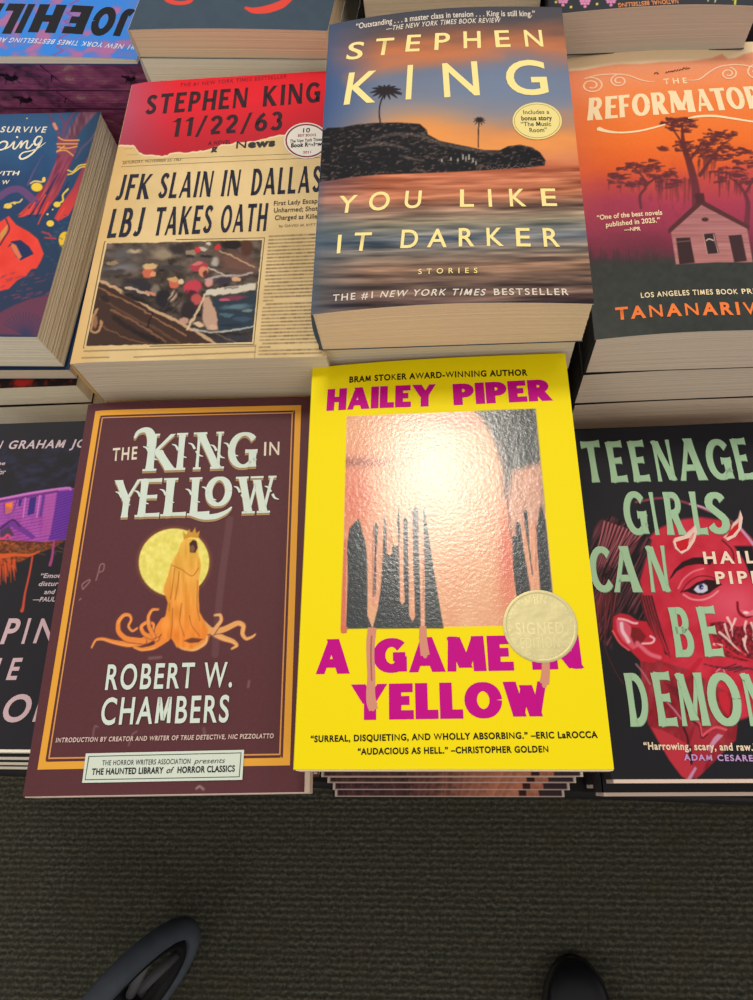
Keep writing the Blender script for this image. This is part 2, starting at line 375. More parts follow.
def plain_cover(parent, w, h, z, bump, mat, name, th=.0003, left=.45, n=14):
    V, Fc = [], []; xs = np.linspace(-w/2, w/2, n)
    for x in xs:
        zz = float(smooth_bump(x/w+.5, bump, left))+z
        V += [(x, -h/2, zz), (x, h/2, zz), (x, -h/2, zz-th), (x, h/2, zz-th)]
    for i in range(n-1):
        a, b = 4*i, 4*i+4
        Fc += [(a, b, b+1, a+1), (a+2, a+3, b+3, b+2), (a, a+2, b+2, b), (a+1, b+1, b+3, a+3)]
    Fc += [(0, 1, 3, 2), (4*n-4, 4*n-2, 4*n-1, 4*n-3)]
    return mesh_obj(name, V, Fc, mat, parent)
def page_block(parent, w, h, t, bump, mat, left=.45, seed=0, jit=.00008, name='page_block', fan=0.0, lip=(0, 0)):
    r = random.Random(seed); ins = .0006; x0, x1, y0, y1 = -w/2+.0008, w/2-ins+lip[0], -h/2+ins*.6-lip[1], h/2-ins
    nx = 14; L = max(int(t/.0007), 4); V, Fc = [], []
    ring = [(x0+(x1-x0)*i/nx, 0) for i in range(nx+1)]+[(x0+(x1-x0)*(nx-i)/nx, 1) for i in range(nx+1)]
    m = len(ring); jx = jy = 0
    for k in range(L+1):
        jx = r.uniform(-jit, jit); jy = r.uniform(-jit, jit); f = k/L
        bl = fan*(.5-abs(f-.5))*0
        for (x, s) in ring:
            y = (y0+jy) if s == 0 else (y1+jy); xx = x+(jx*1.2-fan*(1-f)*0 if x > x1-1e-6 else 0)
            zt = float(smooth_bump(x/w+.5, bump, left))-.00035
            V.append((xx, y, .0004+f*(t-.0004+zt)))
    for k in range(L):
        for i in range(m):
            j = (i+1) % m; Fc.append((k*m+i, k*m+j, (k+1)*m+j, (k+1)*m+i))
    for i in range(nx):
        j = m-1-i; b = L*m
        Fc.append((b+i, b+i+1, b+j-1, b+j)); Fc.append((i+1, i, j, j-1))
    return mesh_obj(name, V, Fc, mat, parent)
def spine(parent, w, h, t, mat, bump=0, bulge=.0012):
    V, Fc = [], []; n = 10; th = .0004
    for k in range(n+1):
        f = k/n; z = t*f; x = -w/2-bulge*math.sin(math.pi*f)-.0002
        V += [(x, -h/2, z), (x, h/2, z), (x+th+bulge*math.sin(math.pi*f)+.0006, h/2, z), (x+th+bulge*math.sin(math.pi*f)+.0006, -h/2, z)]
    for k in range(n):
        a, b = 4*k, 4*k+4
        for i in range(4): j = (i+1) % 4; Fc.append((a+j, a+i, b+i, b+j))
    Fc += [(0, 1, 2, 3), (4*n+3, 4*n+2, 4*n+1, 4*n)]
    return mesh_obj('spine', V, Fc, mat, parent)
def pose(center_top, R, t):
    """matrix of a book whose flat cover plane centre is center_top and whose thickness is t"""
    M = Matrix([[*map(float, R[i]), 0] for i in range(3)]+[[0, 0, 0, 1]])
    c = np.array(center_top)-np.array(R)@np.array([0, 0, t])
    M[0][3], M[1][3], M[2][3] = map(float, c); return M
def book(label, center, R, w, h, t, cover, pages, spine_mat, back_mat=None, bump=0.0, left=.45, art=None, paint=None, group=None, seed=0, jit=.0001, cat='book', lip=(0, 0)):
    e = empty('paperback_book', pose(center, R, t), label, cat, group)
    if art is not None: art.build(e, t, paint)
    else: plain_cover(e, w, h, t, bump, cover, 'front_cover', left=left)
    page_block(e, w, h, t, bump, pages, left, seed, jit, lip=lip)
    spine(e, w, h, t, spine_mat)
    plain_cover(e, w, h, .0003, 0, back_mat or spine_mat, 'back_cover')
    return e
def stack_below(labels, center, R, w, h, ztop, ts, cover, pages, spine_mat, group, offs=None, seed=50, bump=0.0, zmin=None):
    """flat copies lying one on another beneath the top book"""
    z = ztop; out = []
    for i, t in enumerate(ts):
        dx, dy = (offs[i] if offs else (rng.uniform(-.0015, .0015), rng.uniform(-.001, .001)))
        c = (center[0]+dx, center[1]+dy, z-.0002-bump)
        out.append(book(labels[i], c, R, w, h, t-.0003-bump, cover, pages, spine_mat, bump=bump, seed=seed+i, group=group)); z -= t
    return out
# ================================================================== SETTING
D2R = math.pi/180
def carpet_mat():
    m, t, p = nmat('ribbed_carpet'); L = t.links.new
    tc = t.nodes.new('ShaderNodeTexCoord')
    mp = t.nodes.new('ShaderNodeMapping'); mp.inputs['Rotation'].default_value = (0, 0, 0.0)
    wv = t.nodes.new('ShaderNodeTexWave'); wv.bands_direction = 'Y'; wv.inputs['Scale'].default_value = 38; wv.inputs['Distortion'].default_value = 3.2; wv.inputs['Detail'].default_value = 3; wv.inputs['Detail Scale'].default_value = 3.0
    n1 = t.nodes.new('ShaderNodeTexNoise'); n1.inputs['Scale'].default_value = 190; n1.inputs['Detail'].default_value = 5; n1.inputs['Roughness'].default_value = .75
    n2 = t.nodes.new('ShaderNodeTexNoise'); n2.inputs['Scale'].default_value = 9; n2.inputs['Detail'].default_value = 3
    r1 = t.nodes.new('ShaderNodeValToRGB'); e = r1.color_ramp.elements
    e[0].position = .25; e[0].color = (*lin((34, 34, 30)), 1); e[1].position = .78; e[1].color = (*lin((124, 118, 100)), 1)
    e2 = e.new(.5); e2.color = (*lin((68, 68, 59)), 1)
    mixf = t.nodes.new('ShaderNodeMath'); mixf.operation = 'MULTIPLY_ADD'; mixf.inputs[1].default_value = .16; 
    sc = t.nodes.new('ShaderNodeMath'); sc.operation = 'MULTIPLY'; sc.inputs[1].default_value = .84
    hs = t.nodes.new('ShaderNodeMixRGB'); hs.blend_type = 'MIX'; hs.inputs[2].default_value = (*lin((74, 66, 50)), 1)
    r2 = t.nodes.new('ShaderNodeValToRGB'); r2.color_ramp.elements[0].position = .45; r2.color_ramp.elements[1].position = .75; r2.color_ramp.elements[1].color = (.35, .35, .35, 1)
    b = t.nodes.new('ShaderNodeBump'); b.inputs['Strength'].default_value = .9; b.inputs['Distance'].default_value = .004
    L(tc.outputs['Object'], mp.inputs['Vector']); L(mp.outputs[0], wv.inputs['Vector']); L(tc.outputs['Object'], n1.inputs['Vector']); L(tc.outputs['Object'], n2.inputs['Vector'])
    L(n1.outputs['Fac'], sc.inputs[0]); L(wv.outputs['Fac'], mixf.inputs[0]); L(sc.outputs[0], mixf.inputs[2]); L(mixf.outputs[0], r1.inputs[0])
    L(n2.outputs['Fac'], r2.inputs[0]); L(r2.outputs[0], hs.inputs[0]); L(r1.outputs[0], hs.inputs[1]); L(hs.outputs[0], p.inputs['Base Color'])
    L(mixf.outputs[0], b.inputs['Height']); L(b.outputs[0], p.inputs['Normal']); p.inputs['Roughness'].default_value = .95; p.inputs['Specular IOR Level'].default_value = .1
    return m
fl = mesh_obj('floor', [(-3, -3, 0), (3, -3, 0), (3, 3, 0), (-3, 3, 0), (-3, -3, -.02), (3, -3, -.02), (3, 3, -.02), (-3, 3, -.02)],
              [(0, 1, 2, 3), (7, 6, 5, 4), (0, 4, 5, 1), (1, 5, 6, 2), (2, 6, 7, 3), (3, 7, 4, 0)], carpet_mat()); fl['kind'] = 'structure'; fl['label'] = 'dark green ribbed carpet'

# display table: black top with a rounded front lip, recessed plinth
TZ = .655
BLK = solid('table_laminate', (24, 22, 24), .35, var=.15, vs=40); BLK2 = solid('table_plinth', (30, 28, 28), .6)
def prism_box(name, x0, y0, z0, x1, y1, z1, mat, parent, bev=.003):
    bm_v, bm_f = [], []
    me = bpy.data.meshes.new(name)
    import bmesh
    bm = bmesh.new(); bmesh.ops.create_cube(bm, size=1)
    for v in bm.verts: v.co = Vector(((x0+x1)/2+v.co.x*(x1-x0), (y0+y1)/2+v.co.y*(y1-y0), (z0+z1)/2+v.co.z*(z1-z0)))
    bmesh.ops.bevel(bm, geom=bm.edges[:], offset=bev, segments=3, affect='EDGES', profile=.5)
    bm.to_mesh(me); bm.free(); me.materials.append(mat)
    o = bpy.data.objects.new(name, me); COL.objects.link(o); o.parent = parent; return o
tb = empty('display_table', Matrix.Translation((0, 0, 0))@Matrix.Rotation(-2.0*D2R, 4, 'Z'), 'black display table carrying all the stacks of books', 'table')
prism_box('tabletop', -.75, -.0045, TZ-.03, .75, 1.15, TZ, BLK, tb, .004)
prism_box('plinth', -.70, .05, .0005, .70, 1.10, TZ-.0305, BLK2, tb)

# paper and cover colours
PG_TAN = page_mat('paper_edge_warm', (236, 214, 180)); PG_GREY = page_mat('paper_edge_grey', (232, 216, 198)); PG_CREAM = page_mat('paper_edge_cream', (248, 240, 222), .04); PG_DUSK = page_mat('paper_edge_ash', (196, 190, 178), .05)
PG_OLD = page_mat('paper_edge_dull', (222, 208, 186)); PG_PINK = page_mat('paper_edge_rose', (228, 204, 190))
M_PAINT = paint_mat('matte_printed_cover', .5); M_GLOSS = paint_mat('spot_varnish_cover', .5, .13, 560, 0, gloss=.21); M_SATIN = paint_mat('satin_printed_cover', .42)
c_ = {}
def cm(col, rough=.45):
    k = (tuple(col), rough)
    if k not in c_: c_[k] = solid('printed_card_%d_%d_%d' % tuple(col), col, rough, var=.06, vs=60)
    return c_[k]
def T(sc, ox, oy, pts): return [(ox+x/sc, oy+y/sc) for x, y in pts]
def wobble(st, n=1.0): return st

# ================================================================== ART: yellow cover
def art_game(a):
    Y0 = (246, 224, 8)
    a.img[:] = Y0
    pic = [(345.4, 416), (536.2, 408.4), (546, 510), (557, 625.6), (443, 626.6), (340.8, 627.8)]
    def skin(X, Y):
        n = fbm(X/18, Y/26, 3)[..., None]
        base = np.array([228, 158, 118.]); pink = np.array([222, 112, 88.]); pale = np.array([236, 182, 140.])
        c = base+(pale-base)*n
        r1 = np.exp(-((X-352)/22)**2-((Y-500)/45)**2)[..., None]; r2 = np.exp(-((X-508)/10)**2-((Y-560)/60)**2)[..., None]; r3 = np.exp(-((X-350)/35)**2-((Y-462)/5)**2)[..., None]
        r4 = np.exp(-((X-460)/60)**2-((Y-420)/9)**2)[..., None]
        c = c+(pink-c)*np.clip(r1*.8+r2*.9+r4*.45, 0, 1); c = c+(np.array([150, 80, 66])-c)*r3*.7
        return c
    def picture():
        a.poly(pic, skin)
        dark = (50, 56, 60)
        def hair(X, Y):
            n = vnoise(X/1.6+Y/6, Y/7, 5)[..., None]; return np.array([44, 48, 50.])+n*np.array([62, 62, 58.])
        a.poly([(472, 409), (537, 406), (546, 505), (541, 520), (533, 500), (524, 495), (513, 500), (505, 498), (503, 470), (497, 447), (488, 427), (480, 416)], hair, soft=7)
        a.poly([(512, 470), (542, 462), (545, 505), (538, 528), (512, 535), (506, 500)], lambda X, Y: np.array([196, 142, 118.])+vnoise(X/3, Y/8, 2)[..., None]*30, soft=8)
        a.stroke([(502, 440), (506, 480), (509, 515), (512, 540)], 1.6, (110, 60, 50), 2, .7)
    a.within(pic, picture); m = np.zeros(a.X.shape+(3,)); im = a.img; a.img = m; a.poly(pic, (1, 1, 1), .8); a.img = im; a.gm = m[..., 0]; dark = (50, 56, 60)
    A = [(356.8, 518.9), (349, 527.5), (346.4, 544), (347.3, 576.7), (345.5, 628), (372.3, 628), (367, 614.7), (367, 566), (365.4, 544), (358.5, 519)]
    Bq = [(375.3, 522.6), (373.2, 525), (374, 549), (372.7, 595), (374, 598), (376, 590), (376, 552.5), (377.6, 525.5)]
    Cq = [(384, 513), (385.6, 525), (386.6, 552.5), (389.6, 555.5), (391.8, 552.5), (391.3, 530), (392, 544), (395.3, 547), (398.4, 544), (399, 570), (399.8, 601), (402, 604.6), (404.6, 601), (403.4, 576.7), (403, 519), (405, 516.4), (407, 519.7), (408.6, 576.7), (409, 614.7), (412.6, 621), (415, 616.4), (413.8, 583.6), (412.6, 549), (412, 511), (415, 505.4), (417.9, 509.4), (418.6, 552.5), (419.8, 583.6), (420.7, 628), (372.3, 628), (377.5, 607.8), (380, 590.5), (381.8, 566.4), (382.9, 532)]
    Cs = [(398.2, 504.4), (396.8, 523), (398.3, 545), (399.6, 545), (399.6, 523)]
    Dq = [(424, 506.4), (422.8, 509), (424.2, 552.5), (425, 628), (443.6, 628), (433.6, 569.8), (427.6, 528.4)]
    E = [(512.4, 536.8), (515.7, 535.8), (516.2, 522.8), (518.5, 521), (520.4, 524.8), (524.7, 553.7), (530.7, 587.6), (531, 626), (521, 626), (517.2, 600), (513.3, 567.6)]
    Fq = [(525.6, 509), (523.9, 512), (524.3, 520), (528.6, 548), (532, 574), (533.9, 576.5), (529.9, 547.7), (527.8, 512)]
    Gq = [(541, 503), (536.7, 529.8), (538.2, 560), (540.4, 588.6), (541, 626), (557, 625.6), (552.6, 591.6), (546, 520)]
    for q in (A, Bq, Cq, Cs, Dq, E, Fq, Gq): a.poly(q, dark, .9)
    def drip(X, Y): return np.array([206, 132, 108.])+vnoise(X/1.2, Y/9, 8)[..., None]*38
    a.stroke([(344.5, 540), (343.4, 590), (342.8, 628)], [3, 4, 5], (216, 112, 88)); a.stroke([(343, 622), (343.2, 630.5)], [4, 4.5], (216, 118, 92))
    for q in ([(373, 598), (371.5, 612), (370.4, 640), (370.2, 654), (371.2, 676), (370.8, 694), (373, 707)], [(423.8, 545), (422.2, 600), (423.2, 630), (425.2, 656)], [(546, 655), (546, 676), (544.6, 686)]):
        pass
    for q, w in (([(371, 525), (370.5, 560), (371, 600)], 7), ([(380.5, 520), (378.8, 560), (377, 590), (374.5, 604)], 5.5), ([(388, 520), (388.9, 553)], 3.5), ([(401, 512), (401.2, 560), (402, 601)], 3.6), ([(410, 515), (410.6, 570), (412.4, 618)], 4), ([(421, 512), (421.6, 560), (422.4, 626)], 3.6), ([(522, 515), (526, 545), (532, 590)], 4), ([(532, 520), (535, 560), (537, 600)], 7)):
        a.stroke(q, w, drip, 1.6, .45)
    for q, w in (([(373, 524), (372, 560), (372.6, 596)], .9), ([(423.5, 545), (423, 600)], .9), ([(536, 520), (536.5, 570)], .9), ([(389, 530), (389, 548)], .8)): a.stroke(q, w, (150, 74, 66), 1.2, .6)
    MG = (196, 0, 138); KB = (24, 20, 16)
    a.text('BRAM STOKER AWARD-WINNING AUTHOR', (348, 382.6), (528, 375.2), 5.6, KB, bold=.035, track=1.05)
    HV = dict(thick=.36, thin=.25, flare=0.0, gap=.05)
    a.disp('HAILEY', (325, 411), (435.5, 406.2), 21.5, MG, **HV)
    a.disp('PIPER', (453.5, 405.3), (553.8, 400.4), 21.3, MG, **HV)
    a.disp('A', (315.5, 673.2), (349.6, 672.8), 34.5, MG, **HV)
    a.disp('GAME', (373, 672.6), (514.6, 670.6), 34.5, MG, **HV)
    a.disp('IN', (533, 670), (585, 669), 34, MG, **HV)
    a.disp('YELLOW', (350.5, 719.3), (550, 718), 35.5, MG, **HV)
    a.text('“SURREAL, DISQUIETING, AND WHOLLY ABSORBING.” –ERIC LaROCCA', (310.5, 740.8), (598.3, 738.2), 6, KB, bold=.035, track=1.04)
    a.text('“AUDACIOUS AS HELL.” –CHRISTOPHER GOLDEN', (357.8, 753.6), (548.9, 752.4), 6, KB, bold=.035, track=1.04)
    dc = (214, 146, 122)
    a.vstroke([(372, 627), (370.6, 640), (370.3, 654), (371.2, 676), (370.6, 692), (371.6, 702), (373.6, 709)], [9, 9, 8, 8, 9, 10, 9], dc); a.vell(373, 706.5, 2.6, 4, dc, 16)
    a.vstroke([(422.8, 626), (423.2, 640), (425.2, 655)], [7, 8, 9], dc); a.vell(425.2, 655, 2.2, 3, dc, 16)
    a.vstroke([(546, 655), (546, 672), (544.8, 684)], [7, 8, 9], dc); a.vell(544.8, 684.5, 2.6, 3.8, dc, 16)
    a.vstroke([(371.4, 635), (370.8, 654), (371.6, 680)], 1.6, (176, 104, 92)); a.vstroke([(344, 626), (343.4, 632)], [7, 6], (216, 118, 92))

# ================================================================== ART: maroon cover
def art_king(a):
    MR = (92, 52, 58)
    n = fbm(a.X/1.3, a.Y/1.3, 2)[..., None]; a.img[:] = np.array(MR)+(n-.5)*8
    K7 = lambda pts: T(3.963, 80, 520, pts)
    moon = lambda X, Y: np.array([236, 224, 116.])+(fbm(X/4, Y/4, 9)[..., None]-.5)*np.array([40, 44, 60.])
    c = K7([(370, 167)])[0]; th = np.linspace(0, 6.283, 48)
    a.poly([(c[0]+37*math.cos(t), c[1]+36*math.sin(t)) for t in th], (150, 92, 54), 4, .5)
    a.poly([(c[0]+34.6*math.cos(t), c[1]+34*math.sin(t)) for t in th], moon, 1)
    def robe(X, Y):
        t = np.clip((Y-550)/85, 0, 1)[..., None]; return np.array([232, 178, 74.])*(1-t)+np.array([242, 142, 56.])*t+(vnoise(X/2.5, Y/12, 4)[..., None]-.5)*26
    a.poly(K7([(412, 72), (395, 92), (388, 122), (372, 148), (356, 178), (346, 220), (334, 250), (326, 285), (336, 298), (346, 330), (338, 375), (315, 425), (280, 465), (300, 492), (340, 478), (362, 470), (380, 505), (420, 516), (470, 512), (505, 480), (514, 440), (486, 398), (468, 365), (466, 300), (468, 225), (476, 180), (470, 150), (462, 128), (464, 98), (455, 76)]), robe)
    tent = [
      ([(330, 400), (300, 450), (250, 480), (190, 492), (130, 480), (90, 466), (62, 468), (46, 500)], [26, 30, 26, 20, 14, 10, 7, 5]),
      ([(250, 478), (180, 470), (150, 440), (150, 400), (172, 372), (196, 372), (204, 392), (188, 418), (206, 440), (226, 425)], [20, 18, 16, 14, 12, 10, 8, 8, 7, 5]),
      ([(300, 470), (250, 450), (238, 420), (262, 402), (292, 408), (286, 440)], [16, 14, 12, 11, 9, 6]),
      ([(290, 460), (270, 420), (268, 380), (284, 352), (308, 352)], [14, 13, 11, 9, 6]),
      ([(340, 470), (290, 505), (240, 512), (212, 500)], [20, 16, 12, 8]),
      ([(470, 400), (510, 440), (560, 470), (600, 482), (620, 500), (596, 512)], [24, 24, 20, 16, 11, 6]),
      ([(500, 440), (560, 440), (620, 408), (644, 420), (636, 455), (652, 476), (678, 466), (688, 456)], [22, 20, 18, 16, 14, 11, 8, 5]),
      ([(520, 450), (536, 425), (556, 400), (552, 376), (528, 378)], [14, 13, 12, 10, 6]),
      ([(372, 470), (400, 505), (450, 514), (492, 490), (500, 462), (484, 452)], [16, 18, 16, 14, 10, 6]) ]
    for k, (q, w) in enumerate(tent):
        P = K7(q); ww = [x/3.963*1.15 for x in w]; col = (238, 140, 62) if k < 5 else (232, 166, 100)
        # resample smooth
        t = np.linspace(0, 1, len(P)); tt = np.linspace(0, 1, len(P)*5); pa = np.array(P)
        P2 = np.stack([np.interp(tt, t, pa[:, 0]), np.interp(tt, t, pa[:, 1])], 1); w2 = np.interp(tt, t, ww)
        for _ in range(3): P2[1:-1] = (P2[:-2]+P2[1:-1]*2+P2[2:])/4
        a.stroke(P2+[.5, .6], w2+.9, (112, 60, 50), 1, .7); a.stroke(P2, w2, col, .8)
        a.stroke(P2[len(P2)//3:]+[0, 1.0], .9, (250, 196, 140), .8, .55)
    a.poly(K7([(346, 330), (338, 375), (310, 430), (330, 470), (362, 468), (380, 500), (440, 512), (490, 480), (505, 440), (486, 398), (468, 365), (466, 330)]), robe, 2)
    br = (140, 84, 40)
    for q in ([(362, 178), (400, 196), (440, 222), (466, 190)], [(372, 190), (366, 250), (356, 312)], [(390, 205), (384, 260), (374, 316)], [(400, 330), (392, 400), (410, 460)], [(430, 380), (440, 420), (470, 460)], [(462, 240), (460, 340), (470, 400)], [(352, 330), (350, 360)], [(364, 350), (362, 420), (356, 470)], [(410, 478), (440, 468), (486, 474)]):
        a.stroke(K7(q), .8, br, .9, .75)
    a.poly(K7([(410, 480), (440, 468), (480, 474), (466, 486), (430, 488)]), (84, 44, 44), 1, .8)
    a.poly(K7([(430, 92), (444, 78), (458, 84), (462, 110), (452, 130), (432, 128)]), (70, 40, 42), 1)
    a.poly(K7([(432, 104), (444, 98), (452, 112), (446, 128), (434, 126)]), (150, 110, 70), 1, .7)
    a.poly(K7([(408, 76), (404, 44), (418, 58), (428, 34), (438, 54), (452, 28), (456, 52), (470, 42), (464, 72), (438, 68)]), (206, 150, 54), .8)
    for q in ([(14, 270), (12, 250), (38, 232), (40, 240), (14, 270)], [(66, 234), (76, 200), (84, 172), (98, 172), (94, 196), (80, 202)], [(0, 312), (6, 306)]): a.stroke(K7(q), .9, (176, 152, 152), 1, .75)
    for q, w, al in (([(228, 520), (219, 590), (214, 655)], 7, .10), ([(92, 740), (94, 726), (97, 726)], 1, .4), ([(128, 745), (131, 735), (136, 731)], 1, .4), ([(247, 688), (248, 682)], 2, .3), ([(196, 789), (199, 787), (203, 790)], 2, .6), ([(149, 658), (160, 657)], 3, .25), ([(204, 735), (203, 729)], 3, .2)): a.stroke(q, w, (206, 190, 186), 2, al)
    # frame
    hw, hh = a.w/2, a.h/2; G = (232, 166, 62); G2 = (214, 150, 84)
    x0, y0, x1, y1 = -hw+.0052, -hh+.0117, hw-.0070, hh-.0052
    a.frame(x0, y0, x1, y1, .0034, G); i = .0046; a.frame(x0+i, y0+i, x1-i, y1-i, .0007, G2); j = .0034
    for (cx, cy) in ((x0+j, y0+j), (x1-j-.0012, y0+j), (x0+j, y1-j-.0012), (x1-j-.0012, y1-j-.0012)):
        a.lrect(cx, cy, cx+.0005, cy+.0005, G, 1)
    MI = (212, 226, 216); SH = (170, 138, 100); CR_ = (226, 214, 196)
    a.text('THE', (113.6, 459.7), (137.6, 458.2), 12.2, CR_, bold=.02, track=1.15); a.text('IN', (260.8, 456), (275.6, 455.6), 13, CR_, bold=.02, track=1.1)
    for dx, dy, cc in ((-.3, 2.2, SH), (0, 0, MI)):
        kw = dict(thick=.21, thin=.09, flare=.2, serif=.07, dx=dx, dy=dy)
        a.disp('K', (143, 470.6), (176, 469.8), 37, cc, **kw); a.disp('I', (173.5, 469.9), (184.5, 469.6), 37, cc, **kw); a.disp('N', (190, 469.5), (222, 468.8), 37, cc, **kw); a.disp('G', (225, 468.8), (254, 468.3), 36, cc, **kw)
        a.vstroke([(x+dx, y+dy) for x, y in [(136, 437.5), (139, 432), (145, 429.3), (150, 431), (152.5, 438), (152, 446)]], [3, 5, 7, 10, 12, 12], cc)
        a.disp('Y', (110.5, 517), (137, 516.5), 37.5, cc, **kw); a.disp('E', (135, 516.5), (159, 516), 38, cc, **kw); a.disp('L', (160, 516), (185, 515.5), 38, cc, **kw); a.disp('L', (186, 515.6), (208, 515), 38, cc, **kw)
        a.disp('O', (203, 506.5), (229.5, 506), 29, cc, thick=.26, thin=.12, dx=dx, dy=dy); a.disp('W', (232, 514.4), (272.5, 513.6), 37, cc, **kw)
        a.vstroke([(x+dx, y+dy) for x, y in [(190, 513.4), (202, 517), (214, 516.6), (224, 512.6), (230, 507.5)]], [6, 7, 7, 5, 2], cc)
    for x, y in ((150, 453), (178, 451), (194, 450), (215, 452), (228, 450), (123, 498), (141, 497), (166, 496), (191, 496), (207, 494), (238, 494), (268, 494)):
        a.vstroke([(x-6, y-7), (x-2.5, y-5.5), (x, y-1)], [1, 2.6, 3.2], MI); a.vstroke([(x+1.5, y+1), (x+4, y+5), (x+8, y+6.5)], [3.2, 2.6, 1], MI)
    a.text('ROBERT W.', (105, 688.8), (231, 687.6), 24.3, MI, bold=.016, track=1.12); a.text('CHAMBERS', (99.8, 723.8), (227.6, 722.6), 26, MI, bold=.016, track=1.12)
    a.text('INTRODUCTION BY CREATOR AND WRITER OF TRUE DETECTIVE, NIC PIZZOLATTO', (55.6, 741.2), (273, 739.6), 4.4, (216, 190, 182), bold=.03, track=1.1, shear=.12)
    q = [(85.7, 752.6), (243.7, 751), (242, 781), (81.8, 782)]; a.vpoly([q[3], q[2], q[1], q[0]], (214, 224, 212))
    def ins(t): 
        c = np.mean(q, 0); return [tuple(np.array(p)+np.sign(c-np.array(p))*t) for p in q]
    o_, i_ = ins(2.6), ins(3.5)
    for k in range(4): a.vpoly([i_[k], i_[(k+1) % 4], o_[(k+1) % 4], o_[k]][::1], (70, 92, 84))
    a.text('THE HORROR WRITERS ASSOCIATION', (101.7, 764.8), (190, 764.2), 5, (66, 72, 70), bold=.008, track=1.05); a.text('presents', (193.5, 764.2), (224.7, 763.9), 5.2, (66, 72, 70), bold=.0, shear=.25)
    a.text('THE HAUNTED LIBRARY', (91.3, 774), (163, 773.4), 6, (34, 40, 38), bold=.03); a.text('of', (166, 773.4), (173.5, 773.3), 6, (34, 40, 38), bold=.01, shear=.3); a.text('HORROR CLASSICS', (177, 773.3), (234.5, 772.6), 6, (34, 40, 38), bold=.03)

